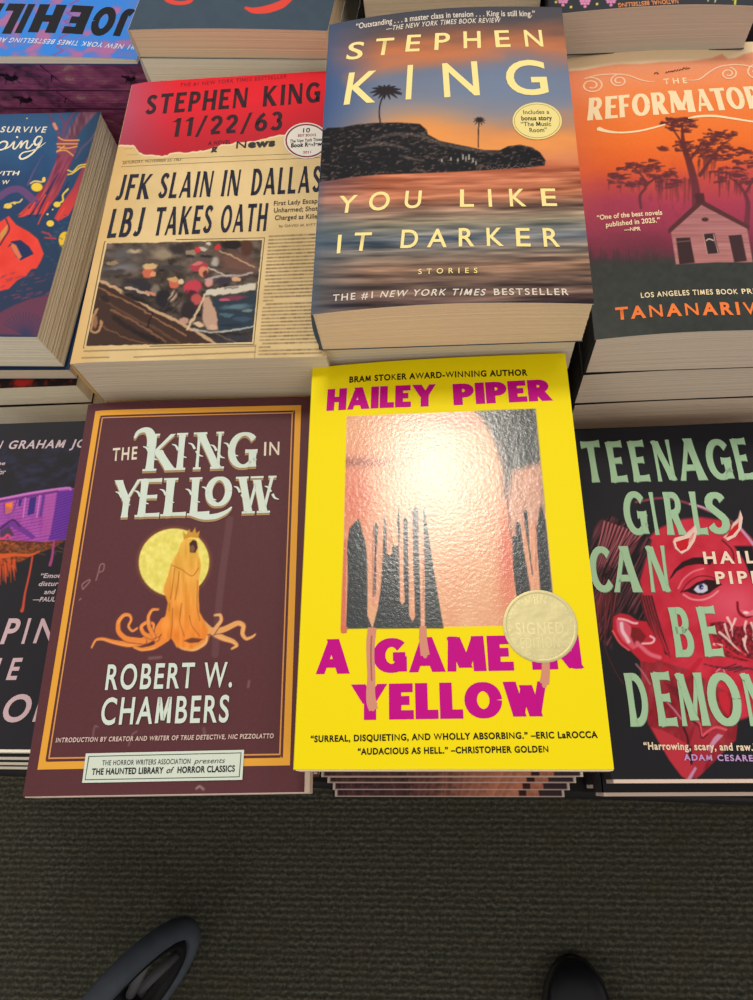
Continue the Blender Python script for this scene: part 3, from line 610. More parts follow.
# ================================================================== ART: sunset island cover
def art_dark(a):
    X, Y = a.X, a.Y
    Yr = Y+(X-450)*.045
    wv = (fbm(X/60+Y/120, Y/14, 1)-.5)*34
    stops = [(0, (66, 70, 82)), (24, (80, 76, 84)), (38, (136, 92, 76)), (52, (196, 118, 78)), (62, (160, 116, 104)), (74, (112, 122, 146)), (98, (116, 130, 156)), (116, (140, 136, 146)), (130, (196, 138, 100)), (146, (236, 152, 84)), (160, (218, 134, 92)), (168, (200, 110, 76)),
             (176, (176, 98, 70)), (196, (176, 106, 76)), (208, (128, 96, 82)), (222, (150, 138, 118)), (238, (104, 112, 122)), (252, (112, 102, 96)), (268, (120, 90, 74)), (282, (104, 82, 72)), (300, (92, 70, 66)), (320, (84, 62, 60))]
    sea = np.clip((Yr-168)/6, 0, 1)
    a.grad(stops, 'Y', warp=((X-450)*.045+wv*(1-sea)*.7))
    st = fbm(X/42, (Y+X*.03)/2.6, 4, 3)-.5; st2 = fbm(X/90, (Y+X*.03)/6, 8, 2)-.5
    a.img += (sea*(st*135+st2*95))[..., None]*np.array([1, .82, .66])
    glow = np.exp(-((X-425)/70)**2-((Y-135)/26)**2)*(1-sea); a._blend(np.clip(glow*.8, 0, 1), (246, 158, 80))
    lft = np.clip((384-X)/58, 0, 1)*np.exp(-((Y-90)/95)**2); a._blend(np.clip(lft*.95, 0, 1), (62, 88, 136))
    up = np.exp(-((X-505)/60)**2-((Y-85)/26)**2); a._blend(up*.7, (118, 134, 164))
    a._blend(np.clip((336-(X+(Y-20)*.055)) / 14, 0, 1)*.75, (62, 88, 124))
    a._blend(sea*np.clip((370-X)/60, 0, 1)*np.clip((Y-200)/30, 0, 1)*.55, (78, 96, 112))
    a.stroke([(350, 79), (400, 62), (452, 54), (500, 56)], [8, 12, 9, 4], (206, 124, 80), 14, .6)
    isl = [(318, 132), (328, 128), (342, 127.5), (358, 124.5), (376, 123), (400, 122.5), (420, 124), (427, 130), (428, 134.5), (440, 141), (455, 144), (470, 147), (484, 150), (500, 150), (508, 146), (520, 144.5), (532, 147), (540, 152), (545.5, 160), (544.5, 165), (530, 167), (500, 169), (480, 170.5), (452, 172), (420, 173.5), (380, 175), (350, 178), (314, 184)]
    def isc(X, Y):
        n = fbm(X/3.4+Y/9, Y/1.6, 6, 4); k = np.clip((n-.57)*5, 0, 1)[..., None]; lo = np.clip((n-.5)*6, 0, 1)[..., None]
        return np.array([22, 22, 27.])*(1-lo*.5)+np.array([36, 36, 40.])*lo*.5+np.array([62, 46, 38.])*k
    a.poly(isl, isc, 1.2)
    for q in ([(372, 140), (396, 134), (424, 137), (447, 147)], [(356, 148), (384, 144), (410, 150)], [(400, 156), (424, 161)], [(432, 140), (462, 148), (500, 153)]): a.stroke(q, [2, 4, 2], lambda X, Y: np.array([70, 56, 50.])+vnoise(X, Y, 3)[..., None]*70, 2, .6)
    for x, y, h in ((463, 157, 4), (466, 158.5, 3), (469, 157, 4.5), (473, 160, 3), (476, 163, 2.5), (458, 160, 2), (451, 159, 2), (442, 160.5, 1.6)): a.stroke([(x, y-h/2), (x, y+h/2)], 1.5, (196, 186, 176), .8, .8)
    for k in range(26): a.ell(487+k*1.7, 169-.25*k*.25-rng.random()*3, 1, .7, (200, 176, 156), .5, .5)
    tr = (40, 34, 40)
    a.stroke([(380.6, 123), (379.4, 112), (381, 102), (384.4, 94)], [1.6, 1.4, 1.4, 1.8], tr, .7)
    for an, l in ((-8, 18), (14, 17), (40, 14), (68, 12), (100, 11), (132, 13), (158, 16), (184, 17), (206, 16), (232, 13), (262, 12), (292, 13), (322, 16), (345, 18)):
        r = math.radians(an); q = [(386+l*.9*t*math.cos(r), 90-l*.62*t*math.sin(r)+1.8*t*t) for t in (0, .35, .7, 1)]; a.stroke(q, [2.4, 3.0, 2.4, .8], tr, .8)
    a.stroke([(478.5, 147), (478.3, 135), (479, 122)], 1.2, tr, .7)
    for an in range(0, 360, 36):
        r = math.radians(an+8); q = [(479.5+6*t*math.cos(r), 119.5-4.5*t*math.sin(r)+1.6*t*t) for t in (0, .5, 1)]; a.stroke(q, [1.6, 1.5, .5], tr, .7)
    YL = (252, 232, 156); WH = (226, 214, 200)
    a.text('“Outstanding . . . a master class in tension . . . King is still king.”', (356.3, 28.3), (535, 17.2), 5.4, WH, bold=.015); a.text('—THE NEW YORK TIMES BOOK REVIEW', (386.5, 30.6), (501, 23), 4.6, WH, bold=.015, shear=.25, track=1.1)
    def let(ch, x0, x1, yt, yb, yb2=None, b=.004): a.text(ch, (x0, yb), (x1, yb2 or yb), yb-yt, YL, bold=b+.008)
    let('S', 346, 362, 43, 59, 58); let('T', 374, 392, 39, 55, 54); let('E', 405.5, 419.5, 35.4, 51.3, 50.8); let('P', 434.5, 449.6, 33.6, 49.8, 49.3)
    let('H', 463.8, 481, 32, 48.3, 48); let('E', 495.8, 510.6, 31.3, 47.4, 47.1); let('N', 525.4, 543.4, 31, 47, 47)
    let('K', 344, 375.5, 74, 104.5, 102); let('I', 405.8, 411.4, 66, 99.2, 98.8); let('N', 444.4, 480, 64, 97.2, 95); let('G', 508, 549, 62, 95, 94.2)
    let('Y', 337.5, 356, 197.8, 214.3, 213); let('O', 368, 388.6, 193.6, 211.2, 210.6); let('U', 404.2, 420.6, 191.9, 208.6, 208.2)
    let('L', 460, 474, 190, 206.8, 206.6); let('I', 488.8, 492.2, 189.5, 206.5, 206.4); let('K', 510, 526.4, 189, 206, 205.8); let('E', 542, 557, 188.5, 205.3, 205.2)
    let('I', 337, 340.6, 237, 254.8, 254.4); let('T', 352.4, 369.6, 234.7, 252.4, 251.8); let('D', 400.4, 417.4, 231.1, 248.8, 248.4); let('A', 427, 446.8, 230, 247.7, 247.3)
    let('R', 458.8, 474.5, 228.7, 246.5, 246.2); let('K', 487, 503.8, 228.1, 245.9, 245.6); let('E', 516.4, 530.6, 228, 245.7, 245.7); let('R', 543.8, 560, 227.8, 245.7, 245.7)
    a.text('STORIES', (418.4, 275), (477.4, 273), 5, YL, bold=.01, track=1.9)
    a.text('THE #1', (333, 303.4), (373, 299.6), 6.4, WH, bold=.015, track=1.2); a.text('NEW YORK TIMES', (380, 299), (486, 295.4), 6.2, WH, bold=.015, track=1.2, shear=.25); a.text('BESTSELLER', (494, 294.9), (568.6, 293.8), 6.2, WH, bold=.015, track=1.2)
    a.vell(537, 121.3, 24.6, 18.4, (240, 222, 146)); a.vell(537, 121.3, 22.9, 16.9, (96, 92, 78)); a.vell(537, 121.3, 22.5, 16.5, (240, 222, 146))
    DK = (66, 64, 60)
    a.text('Includes a', (523.4, 114.6), (549.2, 114.2), 4, DK, bold=.01); a.text('bonus story', (521.4, 120.8), (552, 120.4), 4.2, DK, bold=.035); a.text('“The Music', (521, 126.6), (551, 126.2), 4.2, DK, bold=.01); a.text('Room”', (529.6, 132.6), (547, 132.2), 4.2, DK, bold=.01)
# ================================================================== ART: newspaper cover
def art_news(a):
    X, Y = a.X, a.Y
    n = fbm(X/30, Y/30, 3)[..., None]; a.img[:] = np.array([222, 194, 142.])+(n-.5)*30
    edge = np.clip((108-(X-(364-Y)*.22))/40, 0, 1); a._blend(edge*.5, (214, 166, 96))
    tear = [(100, 40), (340, 40), (340, 131), (318, 132), (300, 133), (289, 134.5), (274, 137), (262, 141), (250, 142.5), (236, 144), (224, 146), (215, 148), (206, 151), (197, 152.4), (184, 153.5), (170, 155), (162, 157.5), (153, 156.4), (145, 156), (139, 153), (135, 147.5), (128, 145.5), (118, 146.2), (105, 147)]
    r_ = random.Random(3); T2 = []
    for i in range(2, len(tear)-1):
        p, q = tear[i], tear[i+1]
        for t in (0, .33, .66): T2.append((p[0]+(q[0]-p[0])*t, p[1]+(q[1]-p[1])*t+r_.uniform(-.9, .9)))
    def red(X, Y):
        t = np.clip((X-118)/60, 0, 1)[..., None]; v = np.clip((Y-95-(320-X)*.08)/52, 0, 1)[..., None]
        c = np.array([178, 84, 112.])*(1-t)+np.array([226, 38, 52.])*t; return c+(np.array([150, 34, 50.])-c)*v*.65
    a.poly([(100, 40), (345, 40)]+T2, (238, 222, 184), 1.2); a.poly([(100, 38), (345, 38)]+[(x, y-1.3) for x, y in T2], red, .8)
    # motorcade photograph, loosely painted
    pic = [(106.6, 243.2), (262.7, 239.9), (252.3, 342.6), (85.6, 346)]
    def bg(X, Y):
        n = fbm(X/9, Y/5, 2)[..., None]; t = np.clip((Y-240)/100, 0, 1)[..., None]; return np.array([86, 74, 66.])*(1-t)+np.array([52, 44, 42.])*t+(n-.5)*np.array([110, 96, 84.])
    P4 = lambda pts: T(4.43, 80, 220, pts)
    def photo():
        a.poly(pic, bg, .9)
        def B(x, y, rx, ry, c, ang=0, soft=.35, al=.95): cx, cy = P4([(x, y)])[0]; a.ell(cx, cy, rx/4.43, ry/4.43, c, soft, al, ang)
        def S(pts, w, c, soft=1.0, al=.9): a.stroke(P4(pts), w, c, soft, al)
        # street and far traffic
        B(200, 150, 110, 40, (92, 88, 90), -4, .8); B(180, 215, 120, 34, (116, 112, 116), -6, .8); B(370, 150, 70, 36, (150, 134, 112), 0, .6); B(240, 140, 40, 14, (186, 162, 126), 0, .6); B(140, 190, 34, 8, (150, 126, 100)); B(150, 230, 60, 14, (70, 60, 58), -5)
        B(430, 130, 50, 30, (52, 46, 48), 0, .5); B(330, 185, 60, 14, (84, 72, 66)); B(410, 210, 70, 12, (66, 60, 62)); B(560, 165, 70, 50, (92, 78, 72), 0, .6); B(600, 185, 26, 26, (176, 170, 160), 0, .5); B(490, 145, 26, 18, (150, 132, 112), 0, .3); B(488, 160, 22, 10, (54, 46, 46)); B(540, 128, 30, 10, (196, 186, 172)); B(560, 160, 34, 9, (46, 40, 44))
        B(522, 132, 16, 14, (214, 48, 56), 0, .2); B(608, 120, 16, 15, (208, 50, 56), 0, .2); B(568, 104, 16, 8, (206, 196, 184)); B(700, 190, 110, 60, (112, 78, 68), 18, .5); B(672, 108, 54, 24, (34, 26, 28), 0, .25); B(740, 120, 30, 40, (84, 50, 40), 0, .3); S([(620, 138), (690, 168), (770, 206)], 1.6, (196, 158, 128)); B(690, 225, 100, 12, (96, 72, 66), 6)
        # car body
        a.poly(P4([(70, 260), (220, 345), (340, 410), (470, 480), (600, 548), (10, 552)]), (64, 44, 38), 2.2)
        S([(80, 266), (200, 326), (320, 396), (470, 470), (600, 548)], 3, (206, 168, 130)); S([(85, 285), (210, 345), (330, 415), (490, 500)], 1.3, (66, 40, 34)); S([(80, 300), (210, 362), (330, 432), (470, 512)], 1.6, (150, 106, 78)); S([(90, 350), (220, 425), (330, 480), (440, 546)], 2.6, (96, 66, 52)); S([(140, 400), (250, 455), (380, 540)], 2, (130, 90, 66)); S([(100, 470), (200, 520), (300, 548)], 1.6, (116, 78, 58))
        S([(150, 430), (240, 490), (320, 520)], 5, (40, 28, 28), 2); S([(322, 412), (298, 475)], 1.8, (30, 24, 26)); B(110, 350, 24, 18, (46, 34, 34), 30); S([(76, 396), (54, 440), (50, 490), (82, 494), (92, 450)], 2.6, (190, 142, 98)); B(66, 450, 12, 34, (150, 106, 74), 6); B(300, 520, 90, 14, (36, 26, 28), 24, .5)
        # passengers
        B(270, 300, 70, 44, (46, 42, 50), 20, .3); B(225, 300, 50, 20, (58, 54, 60), 14); B(335, 310, 26, 34, (126, 112, 104), -20, .4); B(300, 232, 26, 30, (204, 106, 80), 0, .25); B(310, 205, 38, 17, (214, 178, 126), -6, .3); B(322, 240, 12, 14, (224, 150, 112)); S([(205, 298), (250, 310), (300, 330)], 2.6, (206, 176, 150)); S([(290, 318), (340, 330)], 2.4, (216, 140, 108)); B(240, 345, 70, 12, (30, 26, 30), 26)
        B(370, 350, 44, 50, (34, 32, 40), -30, .3); B(416, 282, 24, 26, (206, 104, 80), 0, .25); B(412, 262, 26, 12, (206, 158, 108), 0, .3); B(446, 272, 18, 12, (222, 196, 160)); B(410, 340, 20, 34, (178, 150, 126), 26, .4); S([(366, 400), (430, 310)], 2, (60, 48, 48))
        B(526, 206, 46, 24, (176, 60, 78), -12, .25); B(520, 192, 26, 10, (206, 112, 112), -12); B(546, 228, 24, 28, (216, 138, 106), 0, .25); B(556, 238, 12, 16, (90, 44, 44)); B(498, 296, 48, 34, (198, 60, 80), -10, .3); B(570, 276, 26, 26, (214, 150, 142), 0, .4); B(496, 330, 26, 22, (70, 34, 44), 0, .4); B(516, 350, 26, 30, (190, 80, 82), -10, .3); B(480, 400, 40, 50, (44, 36, 40), 0, .3)
        a.poly(P4([(545, 345), (575, 340), (606, 420), (612, 486), (560, 484), (540, 440)]), (190, 154, 132), 2); S([(476, 484), (510, 420), (556, 330)], 2.4, (216, 190, 156)); S([(400, 416), (440, 360), (476, 312)], 1.6, (70, 54, 52)); B(460, 448, 30, 18, (196, 150, 130), 0, .4); B(524, 462, 30, 14, (222, 188, 152), 8, .4); B(590, 472, 26, 14, (206, 170, 144), 0, .4)
        # windscreen and dark glass
        S([(552, 262), (620, 250), (690, 246), (762, 236)], 2, (176, 160, 158)); S([(566, 210), (620, 236), (700, 262)], 1.6, (196, 182, 168)); B(640, 268, 60, 20, (58, 50, 62), -6, .5); B(694, 262, 22, 14, (216, 164, 126)); a.poly(P4([(556, 312), (700, 288), (780, 276), (780, 312), (640, 330), (560, 336)]), (206, 198, 180), 1.6); S([(640, 304), (700, 296)], 1.6, (120, 112, 110))
        a.poly(P4([(585, 344), (780, 318), (780, 490), (620, 496), (605, 420)]), (42, 56, 70), 2.2); B(680, 345, 80, 14, (126, 56, 74), -6, .6); B(640, 355, 30, 8, (190, 90, 104)); B(690, 385, 90, 16, (92, 120, 132), -5, .7); B(650, 420, 40, 10, (70, 100, 116)); B(720, 440, 50, 14, (58, 78, 102)); B(670, 466, 60, 10, (36, 44, 60)); B(740, 400, 30, 10, (110, 130, 130)); S([(500, 488), (600, 496), (700, 486), (770, 470)], 2, (176, 178, 170)); B(690, 524, 100, 22, (52, 50, 60), -4, .5); S([(590, 500), (700, 545)], 1.4, (110, 90, 80))
    X0, Y0 = a.X, a.Y; a.X = X0+(fbm(X0/5, Y0/5, 31)-.5)*3.4; a.Y = Y0+(fbm(X0/5, Y0/5, 57)-.5)*3.4
    keep = a.img.copy(); photo(); new = a.img; a.X, a.Y = X0, Y0; a.img = keep; a.within(pic, lambda: a.img.__setitem__(slice(None), new))
    INK = (58, 54, 58); BR = (120, 100, 70)
    a.vstroke([(104.6, 241.6), (184, 239.6), (264.6, 237.9), (259, 290), (253.9, 344.4), (160, 346), (83.2, 348), (94, 295), (104.6, 241.6)], 1.5, BR, sm=False)
    a.vstroke([(106.4, 243), (262.8, 239.8), (252.4, 342.6), (85.6, 346.2), (106.4, 243)], .9, (232, 212, 168), sm=False)
    BK = (58, 36, 44)
    a.text('THE #1 NEW YORK TIMES BESTSELLER', (180, 87.2), (286.6, 78.2), 3.6, (126, 30, 42), bold=.0, track=1.15)
    HB = dict(thick=.24, thin=.17, flare=.05, gap=.2)
    a.disp('STEPHEN', (144.6, 115.2), (246.6, 107.6), 19.6, BK, **HB); a.disp('KING', (262.6, 106.8), (320, 102.4), 20.4, BK, **HB)
    a.disp('11/22/63', (170, 137.4), (281.8, 130), 18.4, BK, **HB); a.text('A NOVEL', (208, 145.2), (230.4, 144), 3.8, BK, bold=.02, track=1.1)
    a.text('g', (211, 151.5), (217, 151.2), 6, INK, bold=.05); a.text('News', (236, 148.6), (275, 146), 7, INK, bold=.06)
    a.text('SATURDAY, NOVEMBER 23, 1963', (122.5, 164.6), (181, 161), 2.6, BR)
    a.vstroke([(122, 161.5), (180, 158.5), (320, 153)], .5, BR); a.vstroke([(121, 167), (180, 164), (322, 157.5)], .5, BR)
    NV = (42, 42, 58)
    HN = dict(thick=.23, thin=.14, flare=.1, gap=.2)
    a.disp('JFK', (114.6, 201), (148.8, 199.2), 24.5, NV, **HN); a.disp('SLAIN', (157.2, 198.8), (210.4, 197), 25.5, NV, **HN)
    a.disp('IN', (220.6, 196.6), (238, 196), 26, NV, **HN); a.disp('DALLAS', (250.6, 195.6), (320.4, 192.4), 26.4, NV, **HN)
    a.disp('LBJ', (106.6, 238.4), (140, 236.6), 28, NV, **HN); a.disp('TAKES', (152.4, 236), (210.4, 233.4), 28, NV, **HN); a.disp('OATH', (219.4, 233), (265.8, 231), 27.4, NV, **HN)
    SB = (84, 72, 58)
    a.text('First Lady Escap', (273.8, 205.8), (317.5, 203.2), 4.4, SB, bold=.012); a.text('Unharmed; Shot', (273.8, 212.8), (317.5, 210.8), 4.4, SB, bold=.012); a.text('Charged as Kille', (274.8, 220.2), (317, 218.6), 4.4, SB, bold=.012)
    a.text('by DAVID M. KITT', (279, 227.4), (316, 226), 2.4, (130, 112, 84))
    r_ = random.Random(11)
    for k in range(34):
        f = k/33.; y0 = 236.5+f*118; xl = 269.5-f*10.5; xr = 316-f*1.5+(3 if f > .6 else 0)+max(0, f-.62)*16; x = xl+(3 if k in (13, 19, 30) else 0); sl = -.045+.02*f
        xe = xl+10 if k in (18, 31) else xr
        while x < xe-1:
            w = min(r_.uniform(1.5, 5.5), xe-x); yy = y0+(x-xl)*sl; a.stroke([(x, yy), (x+w, yy+w*sl)], 1.6, (126, 104, 76), 1.0, r_.uniform(.5, .95)); x += w+1.7
    for (x0, y0, x1, y1) in ((84, 351, 252, 346), (82, 357.8, 104, 357.2), (134, 357, 253, 352)):
        x = x0
        while x < x1: 
            w = r_.uniform(2, 7); t = (x-x0)/(x1-x0); yy = y0+(y1-y0)*t; a.stroke([(x, yy), (x+w, yy)], 1.3, (130, 108, 78), .9, .8); x += w+1
    a.stroke([(255.5, 345), (254.6, 359)], .7, (150, 126, 92)); a.stroke([(124, 149), (132, 148.6)], .8, (170, 146, 108), 1, .7); a.stroke([(127, 155), (138, 154.6)], .8, (170, 146, 108), 1, .7)
    a.vell(306.6, 141, 22.6, 18, (226, 218, 210)); a.vell(306.6, 141, 21.2, 16.8, (128, 40, 52)); a.vell(306.6, 141, 19.6, 15.4, (230, 224, 214))
    a.text('10', (303, 133), (310, 132.6), 4.2, (60, 50, 56), bold=.02); a.text('BEST BOOKS', (298, 137.2), (316, 136.4), 2.4, (150, 50, 60), bold=.03)
    a.text('The New York Times', (290, 143.2), (322, 141), 3, (60, 56, 60), bold=.03); a.text('Book Review', (291, 147.8), (322, 146), 3.8, (46, 42, 48), bold=.05); a.text('2011', (303, 154), (311, 153.6), 2.4, (150, 50, 60), bold=.02)

# ================================================================== ART: orange swamp-house cover
def art_ref(a):
    X, Y = a.X, a.Y
    w = (fbm(X/40, Y/20, 2)-.5)*16
    a.grad([(60, (238, 160, 124)), (80, (240, 146, 98)), (105, (240, 130, 66)), (140, (240, 116, 44)), (165, (226, 96, 44)), (180, (196, 74, 66)), (205, (168, 58, 84)), (228, (150, 52, 80)), (246, (112, 44, 64)), (262, (66, 54, 56)), (285, (52, 56, 54)), (340, (58, 62, 60))], 'Y', warp=(X-660)*.05+w)
    a.img += ((fbm(X/1.3, Y/1.3, 6)-.5)*8)[..., None]
    side = np.clip((600-X+(Y-120)*.1)/26, 0, 1)*np.clip((240-Y)/60, 0, 1); a._blend(side*.35, (222, 110, 90))
    a.poly([(550, 30), (800, 20), (800, 48), (753, 52), (744, 54), (736, 58), (728, 59), (722, 54), (712, 58), (690, 61), (660, 62), (640, 64), (618, 64), (600, 67), (585, 70), (560, 72)], (246, 218, 180), 2)
    tc = lambda X, Y: np.array([96, 42, 44.])+np.clip((Y-150)/60, 0, 1)[..., None]*np.array([10, 6, 18.])
    def limb(pts, w): a.stroke(pts, w, tc, 1.2, .95)
    def leaf(cx, cy, rx, ry, n, sd, al=.9):
        r_ = random.Random(sd)
        for _ in range(n):
            th = r_.uniform(0, 6.28); q = math.sqrt(r_.random()); x, y = cx+rx*q*math.cos(th), cy+ry*q*math.sin(th); l = r_.uniform(1.5, 4.5)
            a.stroke([(x-l, y+r_.uniform(-1.2, 1.2)), (x+l, y+r_.uniform(-1.2, 1.2))], [r_.uniform(1, 3), .8], tc, 1.2, al)
    def moss(x0, x1, y, n, sd, L=12):
        r_ = random.Random(sd)
        for _ in range(n):
            x = r_.uniform(x0, x1); l = r_.uniform(.3, 1)*L; a.stroke([(x, y+r_.uniform(-2, 2)), (x+r_.uniform(-.6, .6), y+l)], [1.8, .4], tc, 1.2, .6)
    limb([(697, 206), (695, 185), (690, 165), (685, 150), (683, 140), (682, 125)], [10, 8, 7, 5, 4, 2]); limb([(688, 155), (680, 140), (672, 128)], [3, 2, 1.5]); limb([(700, 175), (712, 158), (722, 145), (730, 140)], [4, 3, 2, 1])
    limb([(690, 160), (700, 146), (706, 140)], [3, 2, 1]); limb([(641, 208), (640, 196), (646, 186), (642, 176), (634, 168)], [3, 3, 2, 2, 1]); limb([(645, 186), (656, 178), (668, 174)], [2.4, 2, 1.5])
    limb([(746, 230), (748, 205), (744, 192), (736, 182), (730, 178)], [6, 5, 3, 2, 1.5]); limb([(745, 195), (753, 180), (760, 172)], [3, 2, 2])
    for i, (cx, cy, rx, ry, n) in enumerate([(680, 122, 17, 5, 40), (672, 128, 6, 4, 10), (690, 128, 6, 5, 12), (664, 149, 3, 2, 5), (712, 136, 13, 6, 24), (726, 134, 10, 4, 16), (712, 146, 16, 6, 30), (686, 147, 10, 6, 20), (702, 152, 18, 6, 26), (636, 168, 16, 5, 30), (618, 176, 10, 4, 16), (628, 182, 20, 5, 30), (660, 172, 16, 6, 30), (650, 164, 10, 4, 12), (668, 182, 14, 7, 26), (722, 158, 16, 5, 22), (738, 152, 16, 5, 24), (748, 163, 12, 6, 20), (730, 172, 18, 6, 30), (746, 180, 12, 5, 18), (718, 180, 8, 4, 8)]): leaf(cx, cy, rx, ry, n, i)
    moss(655, 690, 180, 26, 31, 24); moss(698, 716, 160, 14, 32, 20); moss(718, 753, 182, 20, 33, 16); moss(700, 735, 172, 14, 34, 12); moss(608, 650, 183, 12, 35, 10)
    a._blend(np.clip(fbm(X/3, Y/9, 12)-.45, 0, 1)*np.exp(-((Y-200)/26)**2)*np.exp(-((X-665)/26)**2)*1.2, (110, 44, 58))
    K6 = lambda p: T(4.115, 570, 150, p)
    for k in range(46):
        r_ = random.Random(k+70); x = 588+k*1.6+r_.uniform(-1, 1); y = 262+(k*.12); a.stroke([(x, y), (x+r_.uniform(-1, 1), y-r_.uniform(4, 16))], [2.5, .5], (64, 46, 52), 1.4, .75)
    a.poly([(586, 262), (620, 262), (680, 262), (760, 258), (800, 258), (800, 345), (560, 345)], lambda X, Y: np.array([52, 56, 54.])+(fbm(X/5, Y/5, 3)[..., None]-.5)*14, 8)
    def wall(X, Y): return np.array([172, 112, 114.])+(vnoise(X/40, Y/1.1, 4)[..., None]-.5)*26+np.clip((Y-235)/30, 0, 1)[..., None]*np.array([10, 10, 6.])
    a.poly(K6([(416, 338), (540, 225), (728, 318), (752, 462), (600, 462), (436, 470)]), wall, 1)
    a.poly(K6([(404, 345), (404, 325), (530, 208), (545, 206), (740, 312), (736, 328), (540, 226), (418, 336)]), (86, 46, 50), 1)
    a.poly(K6([(436, 362), (494, 360), (514, 464), (450, 470)]), (58, 38, 42), .9); a.poly(K6([(548, 346), (594, 342), (614, 424), (566, 428)]), (52, 38, 42), .9); a.poly(K6([(652, 352), (706, 348), (728, 456), (676, 462)]), (62, 40, 44), .9)
    a.stroke(K6([(440, 378), (492, 374)]), 1.2, (110, 76, 78)); a.stroke(K6([(562, 372), (572, 366), (590, 372)]), 1.2, (220, 190, 180)); a.stroke(K6([(548, 346), (566, 428)]), .8, (200, 150, 148)); a.stroke(K6([(590, 346), (610, 424)]), .8, (200, 150, 148))
    c = K6([(556, 286)])[0]; a.ell(c[0], c[1], 4.2, 2.4, (78, 42, 46), .3)
    c = K6([(530, 190)])[0]; a.ell(c[0], c[1], 6, 4, (84, 40, 46), .4); a.poly(K6([(516, 190), (550, 176), (556, 215), (520, 222)]), (80, 40, 46), 1)
    CRM = (248, 226, 184); OR = (244, 128, 62)
    K5 = lambda p: T(3.902, 560, 40, p)
    a.text('THE', (664, 84.2), (687.4, 82.9), 5.2, CRM, bold=.02, track=1.5)
    kw = dict(thick=.3, thin=.13, flare=.12, gap=.07)
    for ch, x0, x1, y in (('R', 585.8, 602, 120.6), ('E', 603.6, 616.6, 118.9), ('F', 618.2, 629.6, 117.6), ('O', 630.8, 649.4, 116.4), ('R', 651.4, 668, 115), ('M', 668.6, 694.6, 113), ('A', 696.6, 712.8, 111.6), ('T', 712.6, 727.8, 110.8), ('O', 727.4, 745.4, 109.8), ('R', 747, 764, 109), ('Y', 765, 782, 108)):
        lf = (x0-380)/(y+1259.)*22; a.disp(ch, (x0+lf*.4, y), (x1+lf*.3, y-.9), 22.2, CRM, **kw)
    a.vstroke(K5([(148, 346), (180, 356), (230, 362), (300, 357), (360, 344), (410, 330)]), [7, 4.5, 3, 3, 3, 2], CRM); a.vell(*K5([(152, 348)])[0], 2.2, 1.6, CRM, 12)
    a.vstroke(K5([(500, 306), (540, 299), (600, 297), (680, 308), (753, 319), (820, 320)]), [2, 4, 4, 3.4, 3, 3], CRM)
    SW = (250, 206, 172)
    def spiral(cx, cy, r, n, a0, sg=1, sq=.62): return [(cx+sg*r*(1-t*.72)*math.cos(a0+t*n*6.283), cy+sq*r*(1-t*.72)*math.sin(a0+t*n*6.283)) for t in np.linspace(0, 1, 34)]
    c1 = K5([(123, 178)])[0]; a.vstroke(spiral(c1[0], c1[1], 12, 1.7, -2.2, 1, .68), 2.2, SW); c2 = K5([(230, 160)])[0]; a.vstroke(spiral(c2[0], c2[1], 8.6, 1.6, -1.4, -1, .72), 2.2, SW)
    a.vstroke(K5([(100, 150), (150, 138), (220, 134), (270, 140), (320, 158), (370, 166)]), [1.5, 2.2, 2.2, 2.2, 2, 1], SW); a.vstroke(K5([(490, 158), (540, 155), (580, 128), (620, 106), (670, 98), (720, 100), (770, 112)]), [1, 2, 2.2, 2.2, 2.2, 2.2, 2.2], SW)
    c3 = K5([(657, 132)])[0]; a.vstroke(spiral(c3[0], c3[1], 8.4, 1.6, -1.4, 1, .74), 2.2, SW); c4 = K5([(775, 126)])[0]; a.vstroke(spiral(c4[0], c4[1], 12, 1.6, -1.4, -1, .68), 2.2, SW)
    NB = (90, 48, 46)
    for q in ([(368, 134), (372, 128), (380, 127), (378, 134), (386, 132)], [(412, 131), (416, 124), (420, 130), (424, 123), (430, 126), (434, 122), (440, 126), (438, 121)], [(442, 124), (450, 118), (454, 124), (460, 116), (464, 121), (470, 115), (476, 118), (484, 108), (486, 114), (496, 106), (490, 116), (506, 110)]): a.vstroke(K5(q), 1.5, NB, sm=False)
    a.text('“One of the best novels', (597, 220.4), (662.2, 215), 4.7, CRM, bold=.022); a.text('published in 2025.”', (606, 227.4), (660, 222.5), 4.7, CRM, bold=.022); a.text('—NPR', (624, 231.8), (640.6, 230.7), 3.6, CRM, bold=.03)
    a.text('LOS ANGELES TIMES BOOK', (641, 298.2), (738, 294.3), 4.9, CRM, bold=.02, track=1.12); a.text('PRIZE', (742, 294.2), (767, 293.4), 4.9, CRM, bold=.02, track=1.12)
    a.text('TANANARIVE', (616, 320), (770, 314.6), 11.6, OR, bold=.035, track=1.22)

